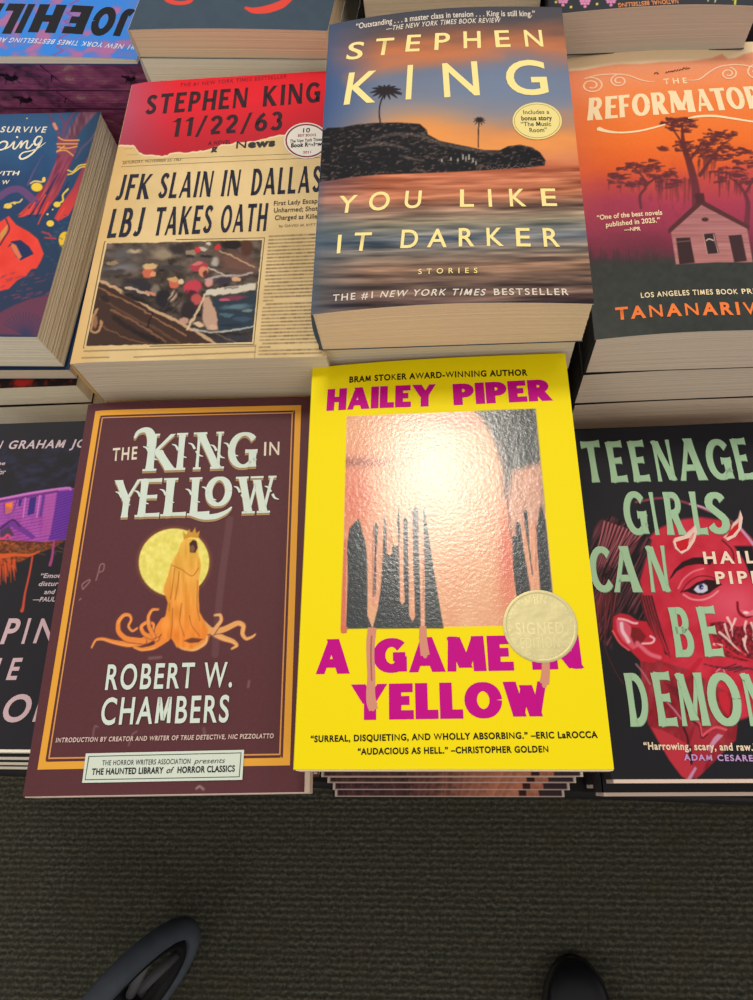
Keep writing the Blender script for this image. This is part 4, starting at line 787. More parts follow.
# ================================================================== ART: devil portrait cover
def art_teen(a):
    X, Y = a.X, a.Y
    a.img[:] = (32, 32, 38); RD = (206, 52, 72)
    K1 = lambda p: T(7.53, 570, 420, p); K3 = lambda p: T(7.53, 580, 530, p); K4 = lambda p: T(7.53, 653, 530, p); K5 = lambda p: T(4.92, 600, 650, p); K2 = lambda p: T(7.53, 653, 420, p)
    def face(X, Y):
        n = fbm(X/14, Y/14, 3)[..., None]; g = np.exp(-((X-735)/34)**2-((Y-604)/24)**2)[..., None]; c = np.array([202, 44, 66.])+(n-.5)*34; return c+(np.array([226, 92, 116.])-c)*g*.8
    a.poly([(640, 548), (656, 530), (676, 520), (700, 517), (722, 520), (740, 528), (760, 545), (800, 560), (800, 700), (740, 720), (700, 712), (670, 690), (650, 660), (640, 620), (632, 580)], face, 3)
    # neck and collar
    a.poly([(640, 655), (690, 670), (740, 700), (736, 740), (700, 776), (690, 779), (676, 768), (662, 748), (648, 724), (642, 700)], lambda X, Y: np.array([150, 40, 52.])+(fbm(X/7, Y/16, 5)[..., None]-.5)*60, 1.5)
    a.poly(K5([(320, 160), (420, 200), (480, 300), (470, 370), (440, 330), (380, 240)]), (112, 30, 40), 2); a.poly(K5([(250, 378), (320, 400), (440, 470), (470, 560), (432, 640), (400, 620), (340, 540)]), (190, 50, 66), 1.2); a.poly(K5([(470, 370), (560, 400), (620, 400), (560, 480), (500, 600), (470, 640), (440, 470)]), (170, 44, 60), 1.2)
    a.poly(K5([(580, 412), (606, 420), (560, 470), (544, 500), (530, 480), (560, 430)]), (206, 160, 196), 1.2, .85); a.poly(K5([(468, 572), (476, 584), (446, 640), (424, 640), (444, 610)]), (200, 150, 190), 1.2, .9); a.poly(K5([(440, 480), (450, 470), (456, 560), (440, 520)]), (60, 22, 30), 1)
    a.stroke(K5([(410, 380), (430, 430), (438, 500), (450, 560)]), 2, (50, 20, 30), 1, .9); a.stroke(K5([(455, 340), (490, 360), (500, 420), (530, 400), (570, 380), (620, 392)]), 2.4, (226, 84, 100), 1); a.stroke(K5([(455, 350), (486, 372), (500, 432), (530, 414)]), 1, (60, 20, 30))
    a.stroke(K5([(330, 256), (370, 300), (400, 340)]), 1.4, (210, 150, 180), 1, .8); a.poly(K5([(580, 210), (625, 205), (640, 250), (636, 330), (610, 300), (590, 260)]), (200, 38, 56), 1.5)
    # hair
    def hair(X, Y): return np.array([30, 22, 28.])+np.clip(vnoise(X/1.6+Y/3.2, Y/14, 6)-.35, 0, 1)[..., None]*np.array([150, 66, 76.])
    a.poly([(594, 528), (600, 520), (612, 516), (624, 522), (640, 532), (652, 540), (646, 560), (640, 580), (644, 610), (652, 634), (668, 655), (660, 652), (640, 632), (636, 614), (620, 612), (612, 622), (612, 650), (600, 640), (594, 610), (590, 580), (590, 550)], hair, 2)
    for k in range(44):
        r_ = random.Random(k); t = k/43.; x0 = 604+t*40; y0 = 521+t*14; x1 = 592+t*30; y1 = 560+r_.uniform(0, 14)
        col = [(176, 84, 96), (204, 122, 134), (120, 44, 54), (28, 18, 24)][k % 4]; a.stroke([(x0, y0), ((x0+x1)/2+2, (y0+y1)/2-4), (x1, y1)], [1.2, 1.1, .4], col, .8, .85)
    for k in range(34):
        r_ = random.Random(k+99); x0 = 594+r_.uniform(0, 18); y0 = 575+r_.uniform(0, 26); a.stroke([(x0+6, y0), (x0+2, y0+22), (x0-1+r_.uniform(-2, 6), y0+46)], [1.2, 1, .3], [(116, 40, 48), (140, 60, 66), (60, 24, 30)][k % 3], .9, .7)
    for k in range(14):
        r_ = random.Random(k+300); x0 = 640+k*.9; a.stroke([(x0, 596), (x0+6, 618), (x0+18+r_.uniform(-3, 3), 650+r_.uniform(-4, 8))], [1.4, 1.2, .4], [(112, 32, 40), (38, 18, 24), (150, 50, 58)][k % 3], .9, .85)
    a.stroke([(603, 640), (608, 656), (618, 676), (624, 684)], 1, (96, 36, 44), 1, .8); a.stroke([(636, 664), (644, 674), (650, 684)], 1.6, (190, 120, 136), 1, .8)
    # ear
    a.poly(K3([(250, 655), (300, 625), (370, 640), (430, 680), (500, 690), (540, 760), (560, 800), (620, 870), (640, 940), (560, 1000), (460, 990), (370, 900), (300, 850), (245, 760)]), (196, 36, 56), 1.2)
    a.poly(K3([(270, 672), (330, 680), (380, 720), (400, 800), (440, 880), (400, 900), (320, 830), (280, 760)]), (222, 92, 116), 1.5); a.stroke(K3([(290, 668), (340, 676), (400, 700), (430, 702)]), 2.2, (246, 190, 204), 1)
    a.stroke(K3([(312, 705), (320, 760), (350, 810), (366, 840)]), 3.6, (244, 200, 214), 1.4); a.poly(K3([(390, 730), (450, 740), (500, 800), (470, 850), (410, 860), (380, 800)]), (130, 30, 38), 1.4); a.stroke(K3([(470, 855), (540, 850), (560, 820), (530, 800)]), 2, (246, 190, 204), 1); a.stroke(K3([(245, 760), (300, 850), (370, 905)]), 1.6, (244, 96, 106), 1); a.stroke(K3([(430, 850), (520, 930), (600, 960)]), 4, (230, 110, 132), 2)
    # brow, eye
    a.poly(K4([(122, 372), (160, 300), (220, 240), (300, 208), (380, 205), (460, 222), (430, 262), (340, 256), (250, 270), (180, 310), (140, 360)]), (44, 20, 26), 1)
    a.stroke(K4([(190, 440), (230, 370), (300, 315), (380, 290)]), 1.6, (240, 140, 156), 1.2, .8); a.stroke(K4([(210, 470), (260, 400), (340, 350), (420, 350), (480, 372)]), 1.2, (120, 20, 34), 1)
    a.poly(K4([(205, 468), (270, 440), (330, 395), (400, 372), (480, 380), (520, 410), (470, 440), (420, 478), (360, 492), (300, 480), (260, 466)]), (44, 18, 24), 1); a.poly(K4([(306, 450), (330, 420), (380, 402), (408, 420), (412, 456), (380, 474), (336, 474)]), (206, 206, 226), .9)
    c = K4([(362, 428)])[0]; a.ell(c[0], c[1], 2.8, 3.4, (76, 76, 150), .25); a.ell(c[0]-.2, c[1]-.4, 1.2, 1.5, (20, 14, 26), .3); a.ell(c[0]+.9, c[1]+.5, .9, .8, (226, 226, 240), .4)
    a.stroke(K4([(230, 486), (290, 520), (370, 526), (440, 500), (490, 460)]), 1.8, (244, 150, 164), 1.2, .9)
    a.stroke(K4([(636, 545), (640, 600), (665, 640), (710, 655), (755, 640)]), [2.4, 2.6, 3, 3, 2], (132, 16, 32), 1); a.poly(K4([(655, 600), (690, 610), (720, 620), (750, 600), (790, 640), (700, 650)]), (232, 120, 136), 1.5); a.ell(*K4([(700, 622)])[0], 4, 2, (250, 210, 220), .6)
    # mouth with teeth
    a.poly(K4([(430, 700), (500, 690), (570, 700), (640, 730), (760, 700), (900, 720), (900, 960), (700, 990), (560, 960), (470, 860), (440, 780)]), lambda X, Y: np.array([84, 22, 32.])+vnoise(X/2, Y/2, 3)[..., None]*np.array([100, 20, 28.]), 1.4)
    for q in ([(560, 660), (590, 720), (600, 800)], [(620, 670), (600, 720), (580, 760)], [(540, 710), (560, 780), (590, 840)], [(700, 690), (690, 740), (700, 780)], [(740, 700), (760, 760), (750, 800)], [(500, 770), (560, 820), (630, 890), (700, 940)], [(700, 800), (690, 870), (720, 930)], [(680, 820), (700, 900)], [(460, 860), (520, 870), (520, 900)], [(760, 820), (800, 880), (780, 950)]): a.stroke(K4(q), [2.6, 2, .6], (244, 206, 200), .9, .9)
    for q in ([(470, 860), (560, 900), (640, 950), (740, 980)], [(520, 830), (540, 870), (500, 900)], [(640, 880), (690, 940)]): a.stroke(K4(q), 1.6, (214, 40, 56), .9)
    a.stroke([(700, 660), (690, 672), (680, 676), (664, 668)], 5, (190, 30, 50), 2, .8); a.stroke([(716, 672), (722, 668), (726, 676)], 1.4, (220, 160, 190), 1, .8)
    for k in range(12):
        x = 722+k*3; a.stroke([(x-18, 664+k*.8), (x, 668), (x+14, 664+k)], 1, [(44, 18, 26), (150, 60, 76)][k % 2], .9, .8)
    # hair band arcs and horns
    a.stroke([(636, 502), (664, 498), (690, 504), (716, 514), (738, 526), (756, 546)], 2.4, (150, 66, 84), 1.4, .9); a.stroke([(690, 504), (702, 507), (712, 512)], 2, (206, 160, 190), 1); a.stroke([(740, 528), (750, 540), (758, 552)], 2.6, (206, 150, 186), 1.2)
    a.poly([(734, 546), (753, 546), (760, 600), (744, 560)], (30, 24, 30), 2); a.stroke([(722, 540), (732, 550), (734, 560)], 1.2, (60, 22, 30), 1)
    def horn(q, q2): a.poly(q, (240, 196, 190), 1); a.poly(q2, (204, 26, 36), 1)
    horn(K4([(318, -40), (330, 20), (310, 90), (270, 150), (215, 182), (165, 140), (148, 90), (160, 62), (230, 40), (290, -10)]), K4([(290, 60), (270, 100), (250, 150), (205, 160), (170, 120), (168, 90), (230, 70)]))
    horn(K2([(655, 680), (672, 740), (660, 820), (620, 880), (560, 910), (530, 880), (580, 840), (600, 780), (640, 740)]), K2([(640, 780), (640, 830), (590, 880), (550, 885), (580, 840), (610, 800)]))
    MT = (166, 202, 166); SHD = (112, 140, 118); kw = dict(thick=.245, thin=.14, flare=.32, gap=.09)
    ln = lambda x, y, h: (x-380)/(y+1259.)*h
    words = [('T', 581.6, 601.2, 483, 481.6, 41), ('E', 606.4, 628, 482.6, 481.4, 40.6), ('E', 628.6, 650.4, 482, 480.8, 40.6), ('N', 651, 677.4, 481.6, 480.4, 41), ('A', 680.6, 708.6, 480.8, 480, 42), ('G', 706, 733, 480.4, 479.6, 41), ('E', 731.4, 754, 480, 479, 41),
             ('G', 623.4, 648.4, 535.6, 535, 44), ('I', 649.4, 659.4, 535.2, 535, 43), ('R', 661, 687.6, 535, 535, 43), ('L', 688, 708, 534.6, 534.4, 43), ('S', 704.4, 729.6, 534.8, 534.6, 43),
             ('C', 588.6, 611.4, 592.4, 592.4, 46), ('A', 614, 643.4, 592.2, 592.2, 46), ('N', 643.6, 671, 592.2, 592.2, 46.5), ('B', 669, 696, 657.4, 656.8, 50), ('E', 697.4, 723.6, 656.6, 655.8, 49.5),
             ('D', 624.5, 651, 726.6, 726.2, 53.5), ('E', 652, 677.6, 726.2, 725.6, 53.5), ('M', 674.8, 710.4, 726, 725.6, 53), ('O', 707.4, 741, 726.2, 726, 53.5), ('N', 739.6, 773, 726, 725.8, 53), ('S', 772, 792, 726, 725.6, 53)]
    L_ = dict(A=(0, 0), T=(1, .9), G=(.5, .3), C=(.5, .5), O=(.5, .5), S=(.6, .3))
    words = [(c, x0+ln(x0, y0, h)*L_.get(c, (.9, .1))[0], x1+ln(x1, y1, h)*L_.get(c, (.9, .1))[1]-.6, y0, y1, h) for c, x0, x1, y0, y1, h in words]
    for ch, x0, x1, y0, y1, h in words: a.disp(ch, (x0, y0), (x1, y1), h, SHD, dx=.6, dy=.5, **kw)
    for ch, x0, x1, y0, y1, h in words: a.disp(ch, (x0, y0), (x1, y1), h, MT, **kw)
    a.vpoly(K4([(318, -40), (332, 20), (312, 86), (272, 146), (215, 182), (168, 142), (150, 92), (164, 62), (230, 44), (290, 10)]), (238, 204, 194)); a.vpoly(K4([(292, 56), (272, 100), (250, 146), (206, 162), (178, 130), (170, 92), (230, 72)]), (204, 30, 42)); a.vpoly(K4([(300, 20), (312, 22), (296, 70), (262, 112), (270, 70)]), (226, 150, 140))
    a.vpoly(K2([(655, 680), (674, 740), (662, 820), (620, 880), (560, 912), (545, 890), (600, 868), (632, 820), (646, 750)]), (238, 204, 194)); a.vpoly(K2([(644, 770), (640, 820), (600, 866), (552, 888), (570, 850), (612, 812)]), (204, 30, 42))
    a.text('HAILEY', (704.2, 563.8), (785, 562.6), 11.4, (240, 222, 200), bold=.03, track=1.25); a.text('PIPER', (716.2, 583.8), (778, 583), 11.6, (240, 222, 200), bold=.03, track=1.25)
    a.text('“Harrowing, scary, and raw.”', (643.8, 749.4), (757, 750.6), 7, (236, 216, 190), bold=.03, track=1.05); a.text('ADAM CESARE', (684, 760.2), (753, 761.2), 5.8, (196, 156, 214), bold=.03, track=1.15)

# ================================================================== ART: night forest cover
def art_camp(a):
    X, Y = a.X, a.Y; K6 = lambda p: T(6.845, 0, 100, p); K7 = lambda p: T(6.845, 0, 210, p)
    a.grad([(108, (58, 96, 140)), (150, (44, 84, 128)), (200, (36, 64, 106)), (250, (38, 62, 92)), (340, (44, 52, 84))], 'Y', warp=(fbm(X/20, Y/20, 2)-.5)*40)
    a._blend(np.clip((X-62)/30, 0, 1)*.6, (40, 62, 84))
    PU = (132, 62, 92); P2 = (112, 72, 104); OR = (228, 74, 60)
    a.poly(K6([(400, 270), (520, 270), (560, 200), (640, 110), (690, 60), (560, 60), (480, 180), (450, 250)]), lambda X, Y: np.array([116, 76, 96.])+(vnoise(X/2.4, Y/10, 2)[..., None]-.5)*46, 2)
    for q, w, c in [([(400, 250), (395, 200), (350, 130), (335, 70)], [3, 3, 2, 1.5], P2), ([(430, 250), (440, 170), (410, 100), (400, 70)], [4, 3, 2, 1], P2), ([(440, 200), (480, 120), (520, 70)], [4, 3, 1.5], P2), ([(350, 110), (320, 70)], [1.6, 1], P2), ([(520, 400), (560, 330), (620, 270), (680, 170)], [1.5, 2.5, 2, 1.5], (96, 78, 110)), ([(190, 580), (230, 490), (290, 380)], [2.4, 1.8, .8], (92, 80, 130))]: a.stroke(K6(q), w, c, 1.4, .9)
    a.poly(K6([(395, 370), (510, 380), (480, 450), (450, 540), (400, 640), (300, 780), (120, 790), (220, 690), (320, 560), (370, 450)]), lambda X, Y: np.array([140, 62, 88.])*(1-np.clip((Y-180)/34, 0, 1))[..., None]+np.array([206, 66, 66.])*np.clip((Y-180)/34, 0, 1)[..., None]+(vnoise(X/2+Y/4, Y/12, 2)[..., None]-.5)*40, 1.4)
    a.poly(K6([(395, 260), (540, 270), (520, 360), (500, 390), (390, 370)]), (136, 70, 92), 1.4)
    a.poly(K6([(600, 390), (560, 470), (500, 600), (430, 700), (370, 810), (400, 830), (470, 790), (520, 700), (600, 500)]), lambda X, Y: np.array([150, 60, 80.])*(1-np.clip((Y-175)/34, 0, 1))[..., None]+np.array([210, 62, 62.])*np.clip((Y-175)/34, 0, 1)[..., None], 1.4)
    a.stroke(K6([(0, 660), (60, 620), (130, 610), (190, 650), (240, 700)]), [7, 7, 7, 8, 8], (110, 72, 122), 1.4, .9)
    for q in ([(400, 500), (360, 570), (300, 690), (250, 800)], [(470, 560), (420, 650), (340, 760)], [(340, 600), (260, 720), (200, 800)], [(250, 690), (200, 740)]): a.stroke(K6(q), [1, 2.4, 2], (44, 42, 86), 1, .85)
    for q in ([(240, 700), (180, 780), (130, 800)], [(310, 650), (240, 760)], [(330, 700), (260, 850)], [(440, 740), (390, 820)]): a.stroke(K6(q), [1.6, 2.6, 1], OR, 1)
    for q in ([(400, 255), (440, 275), (540, 275)], [(390, 300), (450, 300), (530, 300)], [(395, 320), (460, 330), (525, 318)], [(390, 350), (450, 345), (500, 380)], [(440, 315), (390, 355)]): a.stroke(K6(q), 1.4, (222, 156, 90), .9)
    for q in ([(465, 480), (500, 490), (540, 450), (590, 440)], [(465, 510), (500, 500), (550, 462), (590, 456)]): a.stroke(K6(q), 1.5, (232, 190, 84), .9)
    a.stroke(K6([(370, 165), (385, 195)]), 3.4, (222, 140, 110), 1)
    for x, y, rx, ry in ((252, 596, 6.4, 5), (300, 545, 2, 3), (55, 725, 4.6, 3), (100, 705, 2, 1.6), (390, 715, 4, 3.2), (345, 845, 4, 3.4), (325, 782, 1.2, 1.2), (360, 750, 1, 1), (185, 125, .9, .8)):
        c = K6([(x, y)])[0]; a.ell(c[0], c[1], rx, ry, (240, 204, 70), .22)
    a.stroke(K6([(210, 570), (240, 555), (290, 560), (305, 535)]), 1.6, (244, 200, 110), 1); a.stroke(K6([(380, 720), (430, 690), (430, 650), (465, 610)]), 1.8, (238, 204, 74), 1); a.stroke(K6([(30, 735), (80, 705), (130, 700), (150, 680)]), 1.6, (226, 190, 110), 1)
    a.poly(K7([(0, 80), (60, 40), (110, 100), (200, 150), (260, 200), (300, 300), (280, 350), (250, 400), (215, 405), (180, 450), (120, 480), (60, 540), (0, 555), (-400, 560), (-400, 200)]), lambda X, Y: np.array([232, 66, 54.])+(fbm(X/12, Y/12, 3)[..., None]-.5)*24, 1.2)
    a.poly(K7([(75, 215), (140, 205), (200, 250), (230, 300), (210, 310), (140, 345), (110, 320), (75, 250)]), (34, 48, 92), 1); a.poly(K7([(80, 225), (110, 240), (140, 300), (150, 320), (130, 340), (100, 300), (75, 250)]), (222, 120, 84), 1); a.stroke(K7([(70, 235), (60, 250)]), 1, (40, 40, 80)); 
    a.poly(K7([(0, 160), (40, 110), (60, 90), (40, 160), (0, 215)]), (206, 150, 80), 1); a.stroke(K7([(0, 240), (30, 190), (64, 130), (40, 60)]), 1.4, (60, 44, 70), 1)
    c = K7([(432, 205)])[0]; a.ell(c[0]+2, c[1], 7, 9, (236, 190, 50), .15); c = K7([(343, 92)])[0]; a.ell(c[0], c[1], 4, 3.4, (240, 204, 70), .25)
    r_ = random.Random(5)
    for k in range(60): x, y = r_.uniform(0, 75), r_.uniform(272, 300); a.stroke([(x, y), (x+r_.uniform(2, 7), y-r_.uniform(.3, 2))], 1.2, (124, 62, 92), 1.2, .6)
    for k in range(24): x, y = r_.uniform(45, 66), r_.uniform(215, 268); a.stroke([(x, y), (x+r_.uniform(2, 5), y+r_.uniform(-2, 2))], 1.0, (56, 92, 116), 1.2, .6)
    for q in ([(290, 150), (320, 160)], [(310, 190), (380, 195)], [(330, 160), (350, 180)]): a.stroke(K7(q), 1.8, (186, 62, 72), 1, .9)
    a.poly(K7([(-300, 760), (0, 700), (100, 650), (200, 610), (330, 580), (360, 700), (280, 860), (-300, 840)]), (104, 58, 84), 2)
    for k in range(16): an = math.radians(-150+k*9); a.stroke([(25, 336), (25+24*math.cos(an), 336+24*math.sin(an))], [1, .6], (44, 56, 96), 1, .8)
    CW = (238, 228, 206)
    a.text('SURVIVE', (0, 132.2), (45.4, 132.6), 5.6, CW, bold=.02, track=1.2)
    for q, w in (([(-3, 145), (2.9, 141.6), (7, 142.4), (6.6, 146), (3, 149.4), (-3, 150)], 3.6), ([(5, 149), (10, 146.4), (14.4, 141.6), (13.2, 147.4), (15, 149), (18.4, 145.4), (21.8, 141), (20.4, 148.2)], 3), ([(20.4, 148.2), (24, 143), (27.6, 141), (26.4, 147.4), (29, 148.2), (33, 143.8)], 3), ([(41.4, 136.8), (37.4, 137), (34.4, 142), (36.4, 145.2), (40.6, 141.6), (42.2, 137.2), (40, 144), (33.6, 152.4), (26.4, 157.6), (21.2, 159), (19.8, 156.2), (23.4, 152.6), (30.6, 151), (38, 148.2), (45.8, 142.4)], [3, 3.4, 4, 3.6, 3, 3, 3.6, 4, 4.4, 3.4, 3, 3, 2.6, 2.2, 1])): a.vstroke([(x, y) for x, y in q], w, CW)
    a.vell(17.2, 137.2, 1.2, 1, CW, 10)
    a.text('WITH', (-9, 175.5), (18.6, 175.2), 4, CW, bold=.03, track=1.05); a.text('W', (1.4, 184.4), (8.6, 184.2), 4, CW, bold=.03)

# ================================================================== ART: black cover with purple house
def art_map(a):
    X, Y = a.X, a.Y; K = lambda p: T(5.56, 0, 420, p)
    n = fbm(X/10+Y/14, Y/9, 3)[..., None]; a.img[:] = np.array([42, 41, 47.])
    a._blend(np.exp(-((Y-470)/24)**2)*np.clip(fbm(X/9+Y/20, Y/5, 4)-.35, 0, 1)*1.6, (58, 60, 96))
    a.poly(K([(-500, 450), (0, 440), (180, 405), (370, 378), (430, 380), (460, 390), (430, 560), (370, 665), (250, 680), (50, 670), (-500, 640)]), lambda X, Y: np.array([172, 84, 176.])-26*(np.mod(Y+X*.18, 3.2) < .8)[..., None]+(fbm(X/9, Y/9, 4)[..., None]-.5)*34, 1)
    a.poly(K([(318, 398), (430, 384), (470, 390), (400, 660), (270, 670), (300, 520)]), lambda X, Y: np.array([112, 58, 166.])-20*(np.mod(Y+X*.3, 2.6) < .8)[..., None], 1.2)
    a.stroke(K([(-200, 470), (0, 440), (180, 405), (370, 378), (392, 388)]), [2.4, 2.4, 2.4, 2], (206, 120, 206), .9); a.stroke(K([(0, 452), (320, 396)]), 2, (96, 44, 116), 1.2, .8)
    a.poly(K([(30, 465), (72, 456), (66, 512), (30, 526)]), (250, 136, 40), .9); a.stroke(K([(24, 466), (28, 528), (70, 512), (96, 440)]), 1, (112, 50, 136), .9)
    a.poly(K([(166, 432), (204, 426), (190, 520), (152, 532)]), (64, 48, 130), .9); a.stroke(K([(142, 434), (128, 540)]), 1.4, (206, 120, 206), .8); a.stroke(K([(222, 420), (204, 540)]), 1.4, (206, 120, 206), .8); a.poly(K([(236, 418), (252, 416), (232, 538), (216, 540)]), (104, 60, 150), .9); a.poly(K([(106, 440), (124, 438), (114, 480), (100, 480)]), (70, 50, 140), .9); a.poly(K([(256, 414), (316, 402), (280, 640), (230, 640)]), (186, 92, 176), 1.2, .6)
    a.poly(K([(0, 590), (70, 545), (200, 650), (180, 664), (60, 590), (0, 640)]), (116, 56, 150), 1); a.poly(K([(0, 620), (50, 590), (80, 640), (40, 660), (0, 660)]), (84, 60, 90), 1); a.stroke(K([(0, 606), (70, 556), (110, 590)]), 1.6, (70, 40, 86), 1); a.poly(K([(100, 500), (60, 560), (0, 580), (0, 470)]), (150, 76, 170), 3, .5)
    a.poly(K([(-500, 660), (60, 668), (220, 680), (360, 672), (300, 710), (200, 740), (120, 790), (0, 800), (-500, 780)]), lambda X, Y: np.array([96, 52, 38.])+np.clip(vnoise(X/2, Y/1.3, 4)-.3, 0, 1)[..., None]*np.array([120, 60, 10.]), 1.6)
    a.stroke(K([(-300, 780), (0, 758), (80, 750), (160, 752), (220, 732)]), [6, 5, 3, 3, 1.4], (216, 92, 44), 1.2); a.stroke(K([(-200, 640), (0, 660), (40, 640), (60, 655)]), 2.6, (214, 76, 120), 1.4)
    r_ = random.Random(2)
    for k in range(30): x = r_.uniform(-4, 15); y = 560+r_.uniform(-2, 8); a.stroke([(x, y), (x+r_.uniform(-1, 3), y+r_.uniform(8, 22)-x*.5)], [1.8, .5], (216, 84, 44), 1, .8)
    for k in range(20): x = r_.uniform(14, 60); a.stroke([(x, 545+r_.uniform(0, 8)), (x+r_.uniform(2, 8), 545+r_.uniform(0, 10))], .9, (130, 84, 60), 1, .7)
    a.stroke(K([(180, 760), (165, 850), (140, 960), (128, 1040), (122, 1060)]), [1.8, 1.8, 2, 2.6, 3.6], (206, 78, 56), .9); a.stroke(K([(300, 672), (290, 760), (278, 806)]), [2.4, 2.6, 3], (170, 74, 130), .9)
    LP = (206, 186, 194); TT = (208, 178, 186)
    a.text('STEPHEN', (-86, 450), (-4, 449), 7.6, LP, bold=.022, shear=.2, track=1.1); a.text('STEPH', (-90, 449.5), (-24, 449), 7.6, (42, 41, 47), bold=0) if False else None
    a.text('N', (-6.6, 448.6), (2, 448.5), 7.6, LP, bold=.022, shear=.2); a.text('GRAHAM', (8.4, 448.8), (64.8, 447.8), 7.8, LP, bold=.022, shear=.2, track=1.1); a.text('JONES', (69.8, 447.6), (112, 447), 7.8, LP, bold=.022, shear=.2, track=1.1)
    a.text('one', (-7, 465.2), (5, 465), 3.6, LP, bold=.015, shear=.2); a.text('for', (-3, 474.4), (5.4, 474.2), 5, LP, bold=.015, shear=.2)
    for s, x0, x1, y in (('“Emotionally', 40.4, 82, 578), ('disturbing', 38.6, 72, 586), ('and lovely.”', 44, 80, 594), ('—PAUL TREMBLAY', 32.6, 90, 601.6)): a.text(s, (x0, y), (x1, y-.4), 4.4, LP, bold=.02, shear=.2)
    for ch, x0, x1, y, h in (('P', 0, 17, 643.4, 24), ('I', 21.4, 27.6, 643.2, 24), ('N', 33, 57, 643, 24), ('G', 62, 84, 642, 24), ('H', -19, -1.5, 679.6, 20.6), ('E', 6, 19.5, 679.4, 20.6), ('I', -50, -45, 722, 26), ('R', -26, -6, 721.8, 26), ('O', 1.6, 29, 721.4, 26), ('R', 32.5, 51, 721, 26)):
        a.text(ch, (x0, y), (x1, y-.2), h, TT, bold=.022, shear=.2)

# ================================================================== ART: blue cover, upside down; slate cover; flower cover
def art_joe(a):
    X, Y = a.X, a.Y
    a.img[:] = (52, 132, 226)
    n = fbm(X/15+Y/30, Y/11, 7, 3); a._blend(np.clip((n-.5)*5, 0, 1)*.8, (148, 110, 176)); a._blend(np.clip((n-.62)*8, 0, 1)*.6, (196, 104, 146)); a._blend(np.clip((X-120)/20, 0, 1)*.5, (122, 128, 196))
    z = [(76+(4 if k % 2 else -4)-k*1.3, k*4.2-4) for k in range(15)]; a.stroke(z, 1.6, (146, 84, 150), .9, .9)
    K = (26, 26, 34)
    JB = dict(thick=.33, thin=.24, flare=.05)
    for ch, x0, x1, y0, y1, h in (('J', 136, 124, 9, 8, 27), ('O', 120, 98, 7.6, 6.4, 28), ('E', 94, 73, 6.4, 5.2, 27), ('H', 67, 40, 5, 4.2, 27), ('I', 35.5, 28.5, 4.2, 4, 27.4), ('L', 26, 9, 4, 3.6, 28), ('L', 5, -11, 3.6, 3, 28)): a.disp(ch, (x0, y0), (x1, y1), h, K, lean=-.04, **JB)
    r_ = random.Random(4)
    a.text('#1 NEW YORK TIMES BESTSELLING AUTHOR', (137, 45.6), (-22, 38), 4.6, (206, 214, 234), bold=.02, track=1.1, shear=.15)
def art_slate(a):
    a.img[:] = np.array([62, 78, 94.])+(fbm(a.X/8, a.Y/8, 2)[..., None]-.5)*8
    RD = (226, 72, 60)
    a.stroke([(160, -8), (168, 0), (178, 3), (190, 1), (194, -8)], [4, 5, 4, 4, 4], RD, 1); a.stroke([(246, 8), (254, 10.5), (268, 9), (282, 4), (292, -4)], [3, 6, 8, 8, 6], RD, 1); a.stroke([(215, -20), (240, -12)], 5, RD)
def art_flower(a):
    a.img[:] = (52, 54, 62)
    for x, y in ((563, 2), (585, 3.5), (611, 2), (574, -12), (700, -8)):
        for dx, dy in ((0, 3), (-3, 0), (3, 0), (-1.6, -2.6), (1.6, -2.6), (0, 0), (-4, -2.6), (4, -2.6)): a.ell(x+dx, y+dy, 1.9, 1.7, (222, 140, 186), .3)
        a.stroke([(x, y-4), (x+4, y-9)], 1.2, (116, 150, 90))
    for x, y in ((571, 7), (597, 4), (556, 2), (733, -1), (640, -8)): a.ell(x, y, 1.5, 1.5, (224, 206, 90), .3)
    for x, y in ((708, 1), (715, 2), (735, 2), (742, -1)): a.stroke([(x, y), (x+1, y-4)], 1.2, (206, 206, 150))
    a.stroke([(735, 4), (736, -4)], 2, (206, 206, 70))
    a.text('NATIONAL BESTSELLING', (678, -.6), (618, 3.4), 4, (222, 140, 84), bold=.03)
# ================================================================== BOOKS IN FRONT ROW
def RR(x, y, z): return rot3(x*D2R, y*D2R, z*D2R)
PUR = cm((86, 44, 74), .5)
def sprayed_mat():
    m, t, p = nmat('purple_sprayed_edge'); L = t.links.new
    tc = t.nodes.new('ShaderNodeTexCoord'); mp = t.nodes.new('ShaderNodeMapping'); mp.inputs['Scale'].default_value = (30, 30, 70); mp.inputs['Rotation'].default_value = (0, .35, 0)
    n = t.nodes.new('ShaderNodeTexNoise'); n.inputs['Scale'].default_value = 1.6; n.inputs['Detail'].default_value = 5; n.inputs['Roughness'].default_value = .6; n.inputs['Distortion'].default_value = .6
    r = t.nodes.new('ShaderNodeValToRGB'); e = r.color_ramp.elements; e[0].position = .33; e[0].color = (*lin((66, 34, 62)), 1); e[1].position = .74; e[1].color = (*lin((196, 168, 150)), 1)
    for pp, c in ((.44, (120, 54, 100)), (.56, (150, 72, 118)), (.64, (156, 92, 122))): q = e.new(pp); q.color = (*lin(c), 1)
    L(tc.outputs['Object'], mp.inputs['Vector']); L(mp.outputs[0], n.inputs['Vector']); L(n.outputs['Fac'], r.inputs[0]); L(r.outputs[0], p.inputs['Base Color']); p.inputs['Roughness'].default_value = .6
    return m
SPR = sprayed_mat()

# --- yellow paperback (topmost of its stack)
Rg = RR(-1.54, -.58, -.08); Cg = (-.0006, .1100, .8079-.0004)
ag = Art(.1360, .2070, Rg, Cg, .0022, [(311, 368), (566, 353), (614.5, 770), (294, 768)]); art_game(ag)
bg_ = book('yellow paperback with magenta title, dripping skin picture and a round gold sticker', Cg, Rg, .1360, .2070, .0120, None, PG_TAN, cm((226, 206, 30)), bump=.0022, art=ag, paint=M_GLOSS, back_mat=cm((226, 206, 30)), seed=1, lip=(.0004, .0008))
